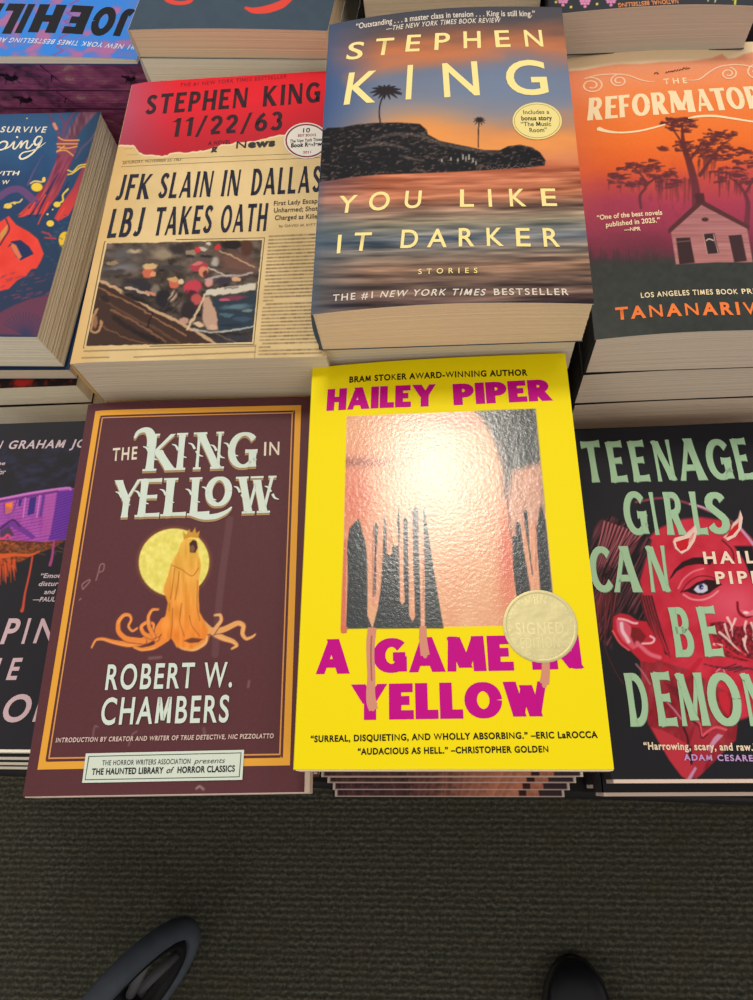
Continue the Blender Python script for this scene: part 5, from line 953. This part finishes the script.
# gold sticker, embossed: slightly crinkled foil disc with raised lettering
def sticker_mat():
    m, t, p = nmat('gold_foil'); p.inputs['Base Color'].default_value = (*lin((206, 196, 146)), 1); p.inputs['Metallic'].default_value = .55; p.inputs['Roughness'].default_value = .5
    tc = t.nodes.new('ShaderNodeTexCoord'); n = t.nodes.new('ShaderNodeTexNoise'); b = t.nodes.new('ShaderNodeBump'); n.inputs['Scale'].default_value = 140; n.inputs['Detail'].default_value = 2; b.inputs['Strength'].default_value = .35; b.inputs['Distance'].default_value = .001
    t.links.new(tc.outputs['Object'], n.inputs['Vector']); t.links.new(n.outputs['Fac'], b.inputs['Height']); t.links.new(b.outputs[0], p.inputs['Normal']); return m
def sticker(parent, art, zt):
    c = art.inv([(540.6, 626)])[0]; rad = .0167; V, Fc = [], []; n = 48
    zc = lambda x: float(art.z(np.array([x]))[0])+zt+.00006+art.k*.000008+.00008
    rings = [0, .5, .9, .93, .96, 1.0]; hz = [0, 0, 0, .00012, .00012, 0]
    for r, h in zip(rings, hz):
        for i in range(n):
            th = 2*math.pi*i/n; x = c[0]+rad*r*math.cos(th); y = c[1]+rad*r*math.sin(th); V.append((x, y, zc(x)+h))
    for k in range(len(rings)-1):
        for i in range(n): j = (i+1) % n; Fc.append((k*n+i, (k+1)*n+i, (k+1)*n+j, k*n+j))
    b = len(V)
    for i in range(n): x, y, z = V[-n+i] if False else V[(len(rings)-1)*n+i]; V.append((x, y, z-.00014))
    for i in range(n): j = (i+1) % n; Fc.append((b-n+i, b+i, b+j, b-n+j))
    st = mesh_obj('round_sticker', V, Fc, sticker_mat(), parent); st['label'] = 'round gold foil sticker reading signed edition'
    LV, LF = [], []
    def put(s, p0, p1, h, bold):
        TV, TF = text_mesh(s, bold, 1.12, 0); a, b2 = art.inv([p0, p1]); up = art.inv([(p0[0], p0[1]-h)])[0]-a; d = b2-a; nn = np.array([-d[1], d[0]])/np.hypot(*d)
        P = a+TV[:, :1]*d+TV[:, 1:2]*nn*abs(up[1]); o = len(LV)
        LV.extend([(x, y, zc(x)+.00005) for x, y in P]); LF.extend([tuple(i+o for i in f) for f in TF])
    put('SIGNED', (516.4, 634.6), (564.4, 634.2), 11.6, .01); put('EDITION', (521.2, 648.6), (560.2, 648.2), 10.6, .0)
    put('B', (534.6, 604), (539, 604), 7, 0); put('N', (541, 604), (546, 604), 7, 0)
    for k in range(44):
        th = 2*math.pi*k/44; r0, r1 = rad*.80, rad*.86; o = len(LV); dn = .0002
        for r in (r0, r1):
            for s_ in (-1, 1): x = c[0]+r*math.cos(th)-s_*dn*math.sin(th); y = c[1]+r*math.sin(th)+s_*dn*math.cos(th); LV.append((x, y, zc(x)+.00004))
        LF.append((o, o+2, o+3, o+1))
    mesh_obj('embossed_lettering', LV, LF, solid('embossed_foil', (232, 220, 170), .3, .4), st)
sticker(bg_, ag, .0120)
GC = cm((228, 208, 30))
zt = .7900
for i, (t, dx) in enumerate(((.0150, .0060), (.0160, .0050), (.0150, .0015), (.0144, .0008))):
    book('yellow paperback %s, beneath the signed yellow one' % ['next to topmost', 'third from the top', 'fourth from the top', 'lowest of the yellow copies'][i], (-.0006+dx*.5, .1108, zt-.0002), RR(0, 0, 0), (.1356-dx), .2060, t-.0003, GC, PG_TAN, GC, group='yellow paperbacks under the signed copy', seed=10+i); zt -= t
def art_strip(a):
    n = vnoise(a.gx*900, a.gy*400, 3)[..., None]; t = np.clip((a.gx+.03)/.06, 0, 1)[..., None]
    a.img[:] = np.array([44, 28, 34.])*(1-t)+np.array([150, 96, 74.])*t+n*np.array([60, 40, 36.]); m = (np.abs(a.gx-.045) < .002); a.img[m] = (60, 30, 34); m = a.gx > .055; a.img[m] = (58, 44, 50); m = (a.gy < -a.h/2+.0009) | (a.gx < -a.w/2+.0022) | (a.gx > a.w/2-.001); a.img[m] = (206, 188, 180)
ast = Art(.1392, .2120, RR(0, 0, 0), (0, 0, .7), 0, None, step=.0009); art_strip(ast)
lv = [(.7290, .0044), (.7060, .0015), (.6830, -.0023), (.6670, -.0062)]; tops = [l[0] for l in lv]+[TZ]
smesh = None
for i, (z, y) in enumerate(lv):
    t = z-tops[i+1]-.0004; R_ = RR(0, 0, 0); c = ((-.0017, -.0020, -.0024, -.0035)[i], y+.1060, z-.0001)
    e = empty('paperback_book', pose(c, R_, t), ['paperback with dark and flesh-toned cover, uppermost sliver below the yellow books', 'dark and flesh-toned paperback, second sliver below the yellow books', 'dark and flesh-toned paperback, third sliver below the yellow books', 'dark and flesh-toned paperback lying on the table below the yellow books'][i], 'book', 'dark paperbacks at the foot of the yellow stack')
    if smesh is None:
        o = ast.build(e, 0, M_SATIN); smesh = o.data; o.location.z = t
    else:
        o = bpy.data.objects.new('front_cover', smesh); COL.objects.link(o); o.parent = e; o.location.z = t
    page_block(e, .1392, .2120, t, 0, PG_PINK, seed=30+i); spine(e, .1392, .2120, t, cm((44, 28, 34))); plain_cover(e, .1392, .2120, .0003, 0, cm((210, 186, 176)), 'back_cover')

# --- maroon paperback
Rk = RR(-1.68, 3.46, .92); Ck = (-.1362, .1022, .7868)
ak = Art(.132, .212, Rk, Ck, .0016, [(92, 403), (308, 398), (304, 794), (22, 795)], left=.12); art_king(ak)
MRC = cm((92, 54, 60), .5)
book('maroon paperback with gold frame, moon and robed tentacled figure', Ck, Rk, .132, .212, .0115, None, PG_PINK, MRC, bump=.0016, left=.12, art=ak, paint=M_PAINT, seed=2, lip=(.0030, .0008))
zt = .7660; nm = ['second from the top', 'third from the top', 'fourth from the top', 'fifth from the top', 'sixth from the top', 'seventh from the top', 'lowest']
for i in range(7):
    t = (.7660-TZ)/7; book('plain maroon paperback %s under the gold-framed one' % nm[i], (-.1375, .1085, zt-.0002), RR(0, 0, .9), .1300, .2080, t-.0003, MRC, PG_PINK, MRC, group='maroon paperbacks under the gold-framed copy', seed=40+i); zt -= t

# --- black paperback with purple house (left) and its stack
Rm = RR(0, 0, -.6); Cm = (-.2818, .1206, .7420)
am = Art(.1397, .2032, Rm, Cm, .0006, None); art_map(am); BKC = cm((40, 39, 44), .5)
book('black paperback with purple house on orange roots, left of the maroon one', Cm, Rm, .1397, .2032, .0150, None, PG_CREAM, BKC, bump=.0006, art=am, paint=M_PAINT, seed=3, lip=(0, .0018))
for i, (zt, t, y) in enumerate(((.7264, .0180, .0152), (.7080, .0240, .0128), (.6836, .0284, .0108))):
    book('black paperback %s below the purple-house one' % ['directly', 'third from the top,', 'lowest on the table,'][i], (-.2816, y+.1020, zt), RR(0, 0, -.6), .1397, .2032, t-.0003, BKC, PG_CREAM, BKC, group='black paperbacks under the purple-house copy', seed=60+i, lip=(0, .0015))

# --- black paperback with devil face (right) and its stack
Rt = RR(0, 0, .15); Ct = (.1521, .1050, .7280)
at_ = Art(.1397, .2032, Rt, Ct, .0005, None); art_teen(at_); BK3 = cm((34, 33, 38), .5)
book('black paperback with mint title over a red horned woman', Ct, Rt, .1397, .2032, .0200, None, PG_PINK, BK3, bump=.0005, art=at_, paint=M_PAINT, seed=4, lip=(0, .0022))
for i, (zt, t, y) in enumerate(((.7076, .0250, -.0030), (.6822, .0270, .0010))):
    book('black paperback %s under the horned-woman one' % ['second from the top', 'lowest'][i], (.1500, y+.1016, zt), RR(0, 0, .3), .1397, .2032, t-.0003, BK3, PG_PINK, BK3, group='black paperbacks under the horned-woman copy', seed=70+i, lip=(0, .0022))

# ================================================================== MIDDLE ROW
Rd = RR(.08, .5, -1.11); Cd = (.0089, .3151, .8508)
ad = Art(.135, .2055, Rd, Cd, .0046, [(330, 23.5), (561.5, 8.5), (594, 302), (311.5, 317)], left=.5); art_dark(ad); DKC = cm((66, 84, 112), .4)
book('thick paperback with sunset sea, black island and pale yellow lettering', Cd, Rd, .135, .2055, .0312, None, PG_TAN, DKC, bump=.0046, left=.5, art=ad, paint=M_SATIN, seed=5)
z0 = .8190
for i, (t, dx) in enumerate(((.0330, -.0012), (.0330, -.0030), (.0330, -.0010), (.0325, -.0020), (.0325, -.0010))):
    book('thick sunset-cover paperback %s beneath the island one' % ['second from the top', 'third from the top', 'fourth from the top', 'fifth from the top', 'lowest'][i], (.0080+dx, .3190, z0-.0002), RR(0, 0, -1), .135, .2055, t-.0003, cm((96, 80, 78)), PG_OLD, cm((30, 30, 34)), group='thick sunset paperbacks under the island copy', seed=80+i); z0 -= t

Rn = RR(-.78, .19, -1.5); Cn = (-.1275, .3238, .8145)
an_ = Art(.1435, .2185, Rn, Cn, .0012, [(132, 85), None, (327, 356.5), (70, 364)], left=.10); art_news(an_); NWC = cm((190, 92, 104), .4)
book('thick paperback with torn newspaper front page and red top', Cn, Rn, .1435, .2185, .0410, None, PG_OLD, cm((206, 170, 110)), bump=.0012, left=.10, art=an_, paint=M_SATIN, seed=6)
z0 = .7720
for i, t in enumerate((.0390, .0390, .0387)):
    book('thick newspaper-cover paperback %s beneath the red-topped one' % ['second from the top', 'third from the top', 'lowest'][i], (-.1275, .3243, z0-.0002), RR(0, 0, -1.5), .1430, .2170, t-.0003, cm((200, 176, 130)), PG_OLD, cm((206, 170, 110)), group='thick newspaper paperbacks under the red-topped copy', seed=90+i); z0 -= t

Rr = RR(0, 0, -1.2); Cr = (.1572, .3307, .8000)
ar = Art(.1397, .2160, Rr, Cr, .0042, None, left=.4); art_ref(ar); RFC = cm((40, 38, 40), .4)
book('paperback with orange sky, swamp trees and small church-like house', Cr, Rr, .1397, .2160, .0340, None, PG_GREY, RFC, bump=.0042, left=.4, art=ar, paint=M_SATIN, seed=7)
z0 = .7650
for i, (t, dx) in enumerate(((.0362, -.0016), (.0362, -.0010), (.0372, 0))):
    book('orange-cover paperback %s beneath the swamp-house one' % ['second from the top', 'third from the top', 'lowest'][i], (.1566+dx, .3300, z0-.0002-.0012), RR(0, 0, -.4), .1397, .2120, t-.0003-.0012, cm((44, 48, 46)), PG_GREY, RFC, group='orange-cover paperbacks under the swamp-house copy', bump=.0012, seed=100+i); z0 -= t

Rc = RR(-.17, .03, -3.87); Cc = (-.3252, .3811, .7619)
ac = Art(.1397, .2032, Rc, Cc, .0008, None, left=.2); art_camp(ac); CPC = cm((44, 66, 100), .5)
# its pages splay: the lower sheets stick out a little further
cb = book('dark blue paperback with night forest and red tent, left edge of picture', Cc, Rc, .1397, .2032, .0370, None, PG_CREAM, CPC, bump=.0008, left=.2, art=ac, paint=M_PAINT, seed=8, jit=.00016)
book('dark blue paperback directly beneath the red-tent one', (-.3240, .3800, .7236), RR(0, 0, -3.2), .1397, .2050, .0125, CPC, PG_GREY, CPC, group='paperbacks beneath the red-tent one', seed=110)
def art_ember(a):
    n = fbm(a.gx*260, a.gy*200, 3); a.img[:] = (36, 28, 32); a._blend(np.clip((n-.5)*6, 0, 1), (120, 44, 34)); d = np.hypot(a.gx-.028, (a.gy+.096)*1.2); a._blend(np.clip((.009-d)*260, 0, 1), (176, 46, 40))
ae = Art(.1397, .2032, RR(0, 0, -1), (-.3285, .372, .7105), 0, None, step=.0009); art_ember(ae)
book('black and ember-red paperback jutting out below the forest paperbacks', (-.3285, .3715, .7105), RR(0, 0, -1), .1397, .2032, .0250, None, PG_CREAM, cm((36, 28, 32)), art=ae, paint=M_PAINT, seed=111)
book('pale-edged paperback at the foot of the left stack, on the table', (-.3292, .3705, .6850), RR(0, 0, -.6), .1397, .2032, .0296, cm((36, 28, 32)), PG_CREAM, cm((36, 28, 32)), seed=112)

# ================================================================== BACK ROW (turned to face the other side of the table)
Rj = RR(0, 0, -7.6); Cj = (-.2680, .6080, .7950)
aj = Art(.1524, .2286, Rj, Cj, .0025, None); art_joe(aj); JC = cm((60, 120, 200), .35)
jb = book('bright blue upside-down paperback with black lettering', Cj, Rj, .1524, .2286, .0040, None, PG_CREAM, JC, bump=.0025, art=aj, paint=M_SATIN, seed=9)
z0 = .7906
for i, t in enumerate((.0220, .0160, .0330, .0330, .0312)):
    b = book('book with purple patterned page edges, %s under the blue cover' % ['first', 'second', 'third', 'fourth', 'lowest'][i], (-.2660, .6085, z0-.0002), RR(0, 0, -7.6+(i % 2)*.5), .1524, .2286, t-.0003, PUR, SPR, PUR, group='purple-edged books in the back left stack', seed=120+i)
    # insects and cracks printed on the purple edge
    if i < 2:
        V, Fc = [], []
        def blob(cx, cz, rx, rz, n=10):
            o = len(V)
            for k in range(n): th = 2*math.pi*k/n; V.append((cx+rx*math.cos(th), -.1145, cz+rz*math.sin(th)))
            Fc.append(tuple(range(o, o+n)))
        def line(x0, z0_, x1, z1, w=.0004):
            o = len(V); dx, dz = x1-x0, z1-z0_; l = math.hypot(dx, dz); nx, nz = -dz/l*w, dx/l*w
            V.extend([(x0+nx, -.1145, z0_+nz), (x1+nx*.3, -.1145, z1+nz*.3), (x1-nx*.3, -.1145, z1-nz*.3), (x0-nx, -.1145, z0_-nz)]); Fc.append((o, o+3, o+2, o+1))
        for cx, s in ((-.035, 1), (.062, .7)):
            z_ = t*.45; blob(cx, z_, .0045*s, .0022*s); blob(cx+.005*s, z_+.001, .002*s, .0018*s); blob(cx-.004*s, z_+.0028*s, .005*s, .0009*s)
            for dx in (-.003, 0, .003): line(cx+dx*s, z_, cx+dx*2.4*s, z_-.005*s); line(cx+dx*s, z_, cx+dx*2.6*s, z_+.0055*s)
        line(-.004, t*.95, .001, t*.6); line(.001, t*.6, -.003, t*.3); line(.001, t*.6, .006, t*.25)
        pb = [c for c in b.children if c.name.startswith('page_block')][0]; pb.data.materials.append(cm((34, 20, 36)))
        import bmesh
        bm = bmesh.new(); bm.from_mesh(pb.data); vs = [bm.verts.new(v) for v in V]
        for f in Fc: q = bm.faces.new([vs[i] for i in f]); q.material_index = 1
        bm.to_mesh(pb.data); bm.free()
    z0 -= t
Rs = RR(0, 0, -8.2); w_, h_, z_ = .1330, .2050, .8350
def from_corner(px, z, R, w, h):
    """centre of a book whose near-left top corner is at a measured spot"""
    d = CF+CR*(px[0]-376.5)/F_PX-CU*(px[1]-500)/F_PX; P = np.array([0, 0, ZC])+d*(z-ZC)/d[2]
    return tuple(P+R@np.array([w/2, h/2, 0]))
Cs = from_corner((128, 30), z_, Rs, w_, h_)
as_ = Art(w_, h_, Rs, Cs, .0012, None); art_slate(as_); SLC = cm((60, 74, 88), .4)
book('slate blue upside-down paperback with red flourish, back row', Cs, Rs, w_, h_, .0190, None, PG_TAN, cm((196, 190, 180)), bump=.0012, art=as_, paint=M_SATIN, seed=11)
z0 = z_-.0195
for i, t in enumerate((.0330, .0420, .0420, .0435)):
    book('slate blue paperback %s under the red-flourish one' % ['second from the top', 'third from the top', 'fourth from the top', 'lowest'][i], (Cs[0]-.001, Cs[1]+.001, z0-.0003), RR(0, 0, -8.0), w_, h_, t-.0004, SLC, PG_CREAM, cm((196, 190, 180)), group='slate blue paperbacks in the back row', seed=130+i); z0 -= t
Rk2 = RR(0, 0, -4.6)
z0 = .8850
for i, t in enumerate((.0700, .0550, .0550, .0498)):
    c = from_corner((364, 17), .8190, Rk2, .114, .2000)
    book('very thick grey-edged book %s in the back row behind the sunset stack' % ['on top', 'second', 'third', 'lowest'][i], (c[0], c[1]+.001*i, z0-.0003), Rk2, .114, .2000, t-.0004, cm((120, 112, 108)), PG_OLD, cm((28, 20, 24)), group='thick grey-edged books in the back row', seed=140+i); z0 -= t
Rf = RR(0, 0, -4.6); Cf = from_corner((549, 15), .8300, Rf,   .1230, .1850)
af = Art(  .1230, .1850, Rf, Cf, .0030, None, left=.6); art_flower(af); FLC = cm((44, 46, 54), .4)
book('charcoal upside-down paperback with pink flowers, back right', Cf, Rf,   .1230, .1850, .0270, None, PG_DUSK, FLC, bump=.0030, left=.6, art=af, paint=M_SATIN, seed=12)
z0 = .8027
for i, t in enumerate((.0370, .0370, .0370, .0364)):
    book('charcoal flower-cover paperback %s under the pink-flower one' % ['second from the top', 'third from the top', 'fourth from the top', 'lowest'][i], (Cf[0]+.0006*i, Cf[1]+.001, z0-.0003), Rf, .1222, .1840, t-.0004, FLC, PG_DUSK, FLC, group='charcoal flower paperbacks in the back row', seed=150+i); z0 -= t
# dark book with magenta blossoms at the far right
def art_mag(a):
    a.img[:] = (50, 40, 56)
    for k in range(26): a.ell(rng.uniform(736, 800), rng.uniform(0, 80), rng.uniform(2, 5), rng.uniform(3, 6), [(190, 40, 170), (120, 40, 120), (90, 70, 100)][k % 3], .4)
Rq = RR(0, 0, -4); Cq = from_corner((735, 47), .7900, Rq, .14, .20)
aq = Art(.14, .20, Rq, (Cq[0]+.014, Cq[1], Cq[2]), .0, None, step=.0009); art_mag(aq)
z0 = .79
book('dark paperback with magenta blossoms at the far right of the back row', (Cq[0]+.014, Cq[1], Cq[2]), Rq, .14, .20, .030, None, PG_OLD, cm((50, 40, 56)), art=aq, paint=M_SATIN, seed=13)
z0 = .7597
for i, t in enumerate((.035, .035, .0346)):
    book('dark magenta-blossom paperback %s in its stack at the far right' % ['second from the top', 'third from the top', 'lowest'][i], (Cq[0]+.014, Cq[1], z0-.0003), Rq, .14, .20, t-.0004, cm((50, 40, 56)), PG_OLD, cm((50, 40, 56)), group='dark magenta-blossom paperbacks', seed=160+i); z0 -= t

# ================================================================== ON THE FLOOR
def loft(name, rings, mat, parent, cap=True, smooth=True):
    n = len(rings[0]); V = [p for r in rings for p in r]; Fc = []
    for k in range(len(rings)-1):
        for i in range(n): j = (i+1) % n; Fc.append((k*n+i, k*n+j, (k+1)*n+j, (k+1)*n+i))
    if cap: Fc += [tuple(range(n-1, -1, -1)), tuple(range((len(rings)-1)*n, len(rings)*n))]
    return mesh_obj(name, V, Fc, mat, parent, smooth=smooth)
# black shoe, toe towards the table
SHM = solid('polished_black_leather', (24, 24, 30), .35, spec=.35); SOL = solid('shoe_sole_rubber', (44, 41, 37), .7); LACE = solid('shoe_lace', (22, 22, 24), .8)
sh = empty('shoe', Matrix.Translation((.1475, -.208, 0))@Matrix.Rotation(2*D2R, 4, 'Z'), 'black leather shoe with rounded toe on the carpet at the lower right', 'shoe')
def shoe_w(s):   # half-width along the shoe, s = distance back from toe (m)
    return float(np.interp(s, [0, .004, .012, .03, .06, .10, .15, .20, .25, .28, .29], [0.004, .015, .025, .036, .044, .047, .040, .034, .036, .030, .010]))
def shoe_ring(s, z0, z1, sc=1.0, n=20, top=.6):
    w = shoe_w(s)*sc; P = []
    for k in range(n):
        th = 2*math.pi*k/n; c, d = math.cos(th), math.sin(th)
        P.append((w*math.copysign(abs(c)**.7, c), -s, z0+(z1-z0)*(.5+.5*math.copysign(abs(d)**top, d))))
    return P
S_ = [0, .002, .006, .012, .02, .03, .045, .06, .08, .10, .13, .16, .20, .24, .27, .285, .29]
loft('sole', [shoe_ring(s+.0005, 0.0008, .016, 1.06, top=.35) for s in S_], SOL, sh)
hz = lambda s: float(np.interp(s, [0, .004, .012, .03, .06, .10, .15, .20, .26, .29], [.024, .032, .040, .046, .050, .060, .085, .10, .10, .085]))
loft('upper', [shoe_ring(s+.003, .0145, hz(s), .97) for s in S_[:-1]], SHM, sh)
rim = []
for k in range(13): th = math.pi*k/12; rim.append(th)
tube_pts = [(shoe_w(.075)*.93*math.cos(th), -.078-.004*math.sin(th), .0145+(hz(.075)-.013)*math.sin(th)**.8) for th in rim]
def tube(name, pts, r, mat, parent, n=8, closed=False):
    P = [Vector(p) for p in pts]; V, Fc = [], []; m = len(P)
    for i, p in enumerate(P):
        d = (P[(i+1) % m]-P[i-1]) if closed else (P[min(i+1, m-1)]-P[max(i-1, 0)]); d.normalize(); u = d.orthogonal() if i == 0 else (u-d*u.dot(d)); u.normalize(); v = d.cross(u)
        rr = r[i] if isinstance(r, (list, tuple)) else r
        for k in range(n): th = 2*math.pi*k/n; V.append(tuple(p+u*math.cos(th)*rr+v*math.sin(th)*rr))
    for i in range(m if closed else m-1):
        a, b = i*n, ((i+1) % m)*n
        for k in range(n): l = (k+1) % n; Fc.append((a+k, a+l, b+l, b+k))
    if not closed: Fc += [tuple(range(n-1, -1, -1)), tuple(range((m-1)*n, m*n))]
    return mesh_obj(name, V, Fc, mat, parent, smooth=True)
tube('toe_cap_seam', tube_pts, .0012, SHM, sh)
for k in range(4):
    y = -.115-.018*k; z = hz(.115+.018*k)+.001; tube('lace', [(-.018, y, z-.006), (0, y-.004, z+.002), (.018, y, z-.006)], .0018, LACE, sh, 6)

# wheel with grey tyre, standing by the lower left
TYR = solid('grey_rubber_tyre', (76, 82, 92), .6, var=.1, vs=60); RIM = solid('dark_wheel_rim', (24, 24, 27), .45); SPK = solid('grey_spoke', (92, 92, 96), .4); CHR = solid('chrome_bolt', (190, 195, 205), .2, 1.0)
WR = .115
we = empty('wheel', Matrix.Translation((-.402, -.259, 0))@Matrix.Rotation(-37*D2R, 4, 'Z')@Matrix.Rotation(-7*D2R, 4, 'Y'), 'grey-tyred spoked wheel standing on the carpet at lower left', 'wheel')
def torus(name, R, r, mat, parent, z, sx=1.0, n=64, m=14, flat=1.0):
    V, Fc = [], []
    for i in range(n):
        a = 2*math.pi*i/n
        for k in range(m):
            b = 2*math.pi*k/m; rr = R+r*math.cos(b)*flat; V.append((r*sx*math.sin(b), rr*math.cos(a), z+rr*math.sin(a)))
    for i in range(n):
        for k in range(m): j, l = (i+1) % n, (k+1) % m; Fc.append((i*m+k, j*m+k, j*m+l, i*m+l))
    return mesh_obj(name, V, Fc, mat, parent, smooth=True)
torus('tyre', WR-.013, .0128, TYR, we, WR, 1.1)
torus('rim', WR-.031, .006, RIM, we, WR, 1.9, m=10)
def cyl(name, p0, p1, r, mat, parent, n=16): return tube(name, [p0, tuple((np.array(p0)+np.array(p1))/2), p1], r, mat, parent, n)
cyl('hub', (-.022, 0, WR), (.022, 0, WR), .014, RIM, we)
for k in range(5):
    a = 2*math.pi*k/5+.5; cyl('spoke', (0, .012*math.cos(a), WR+.012*math.sin(a)), (0, (WR-.034)*math.cos(a), WR+(WR-.034)*math.sin(a)), .006, SPK, we, 10)
cyl('axle_bolt', (-.034, 0, WR), (-.022, 0, WR), .006, CHR, we, 12)
cyl('axle_bolt', (.022, 0, WR), (.030, 0, WR), .006, CHR, we, 12)
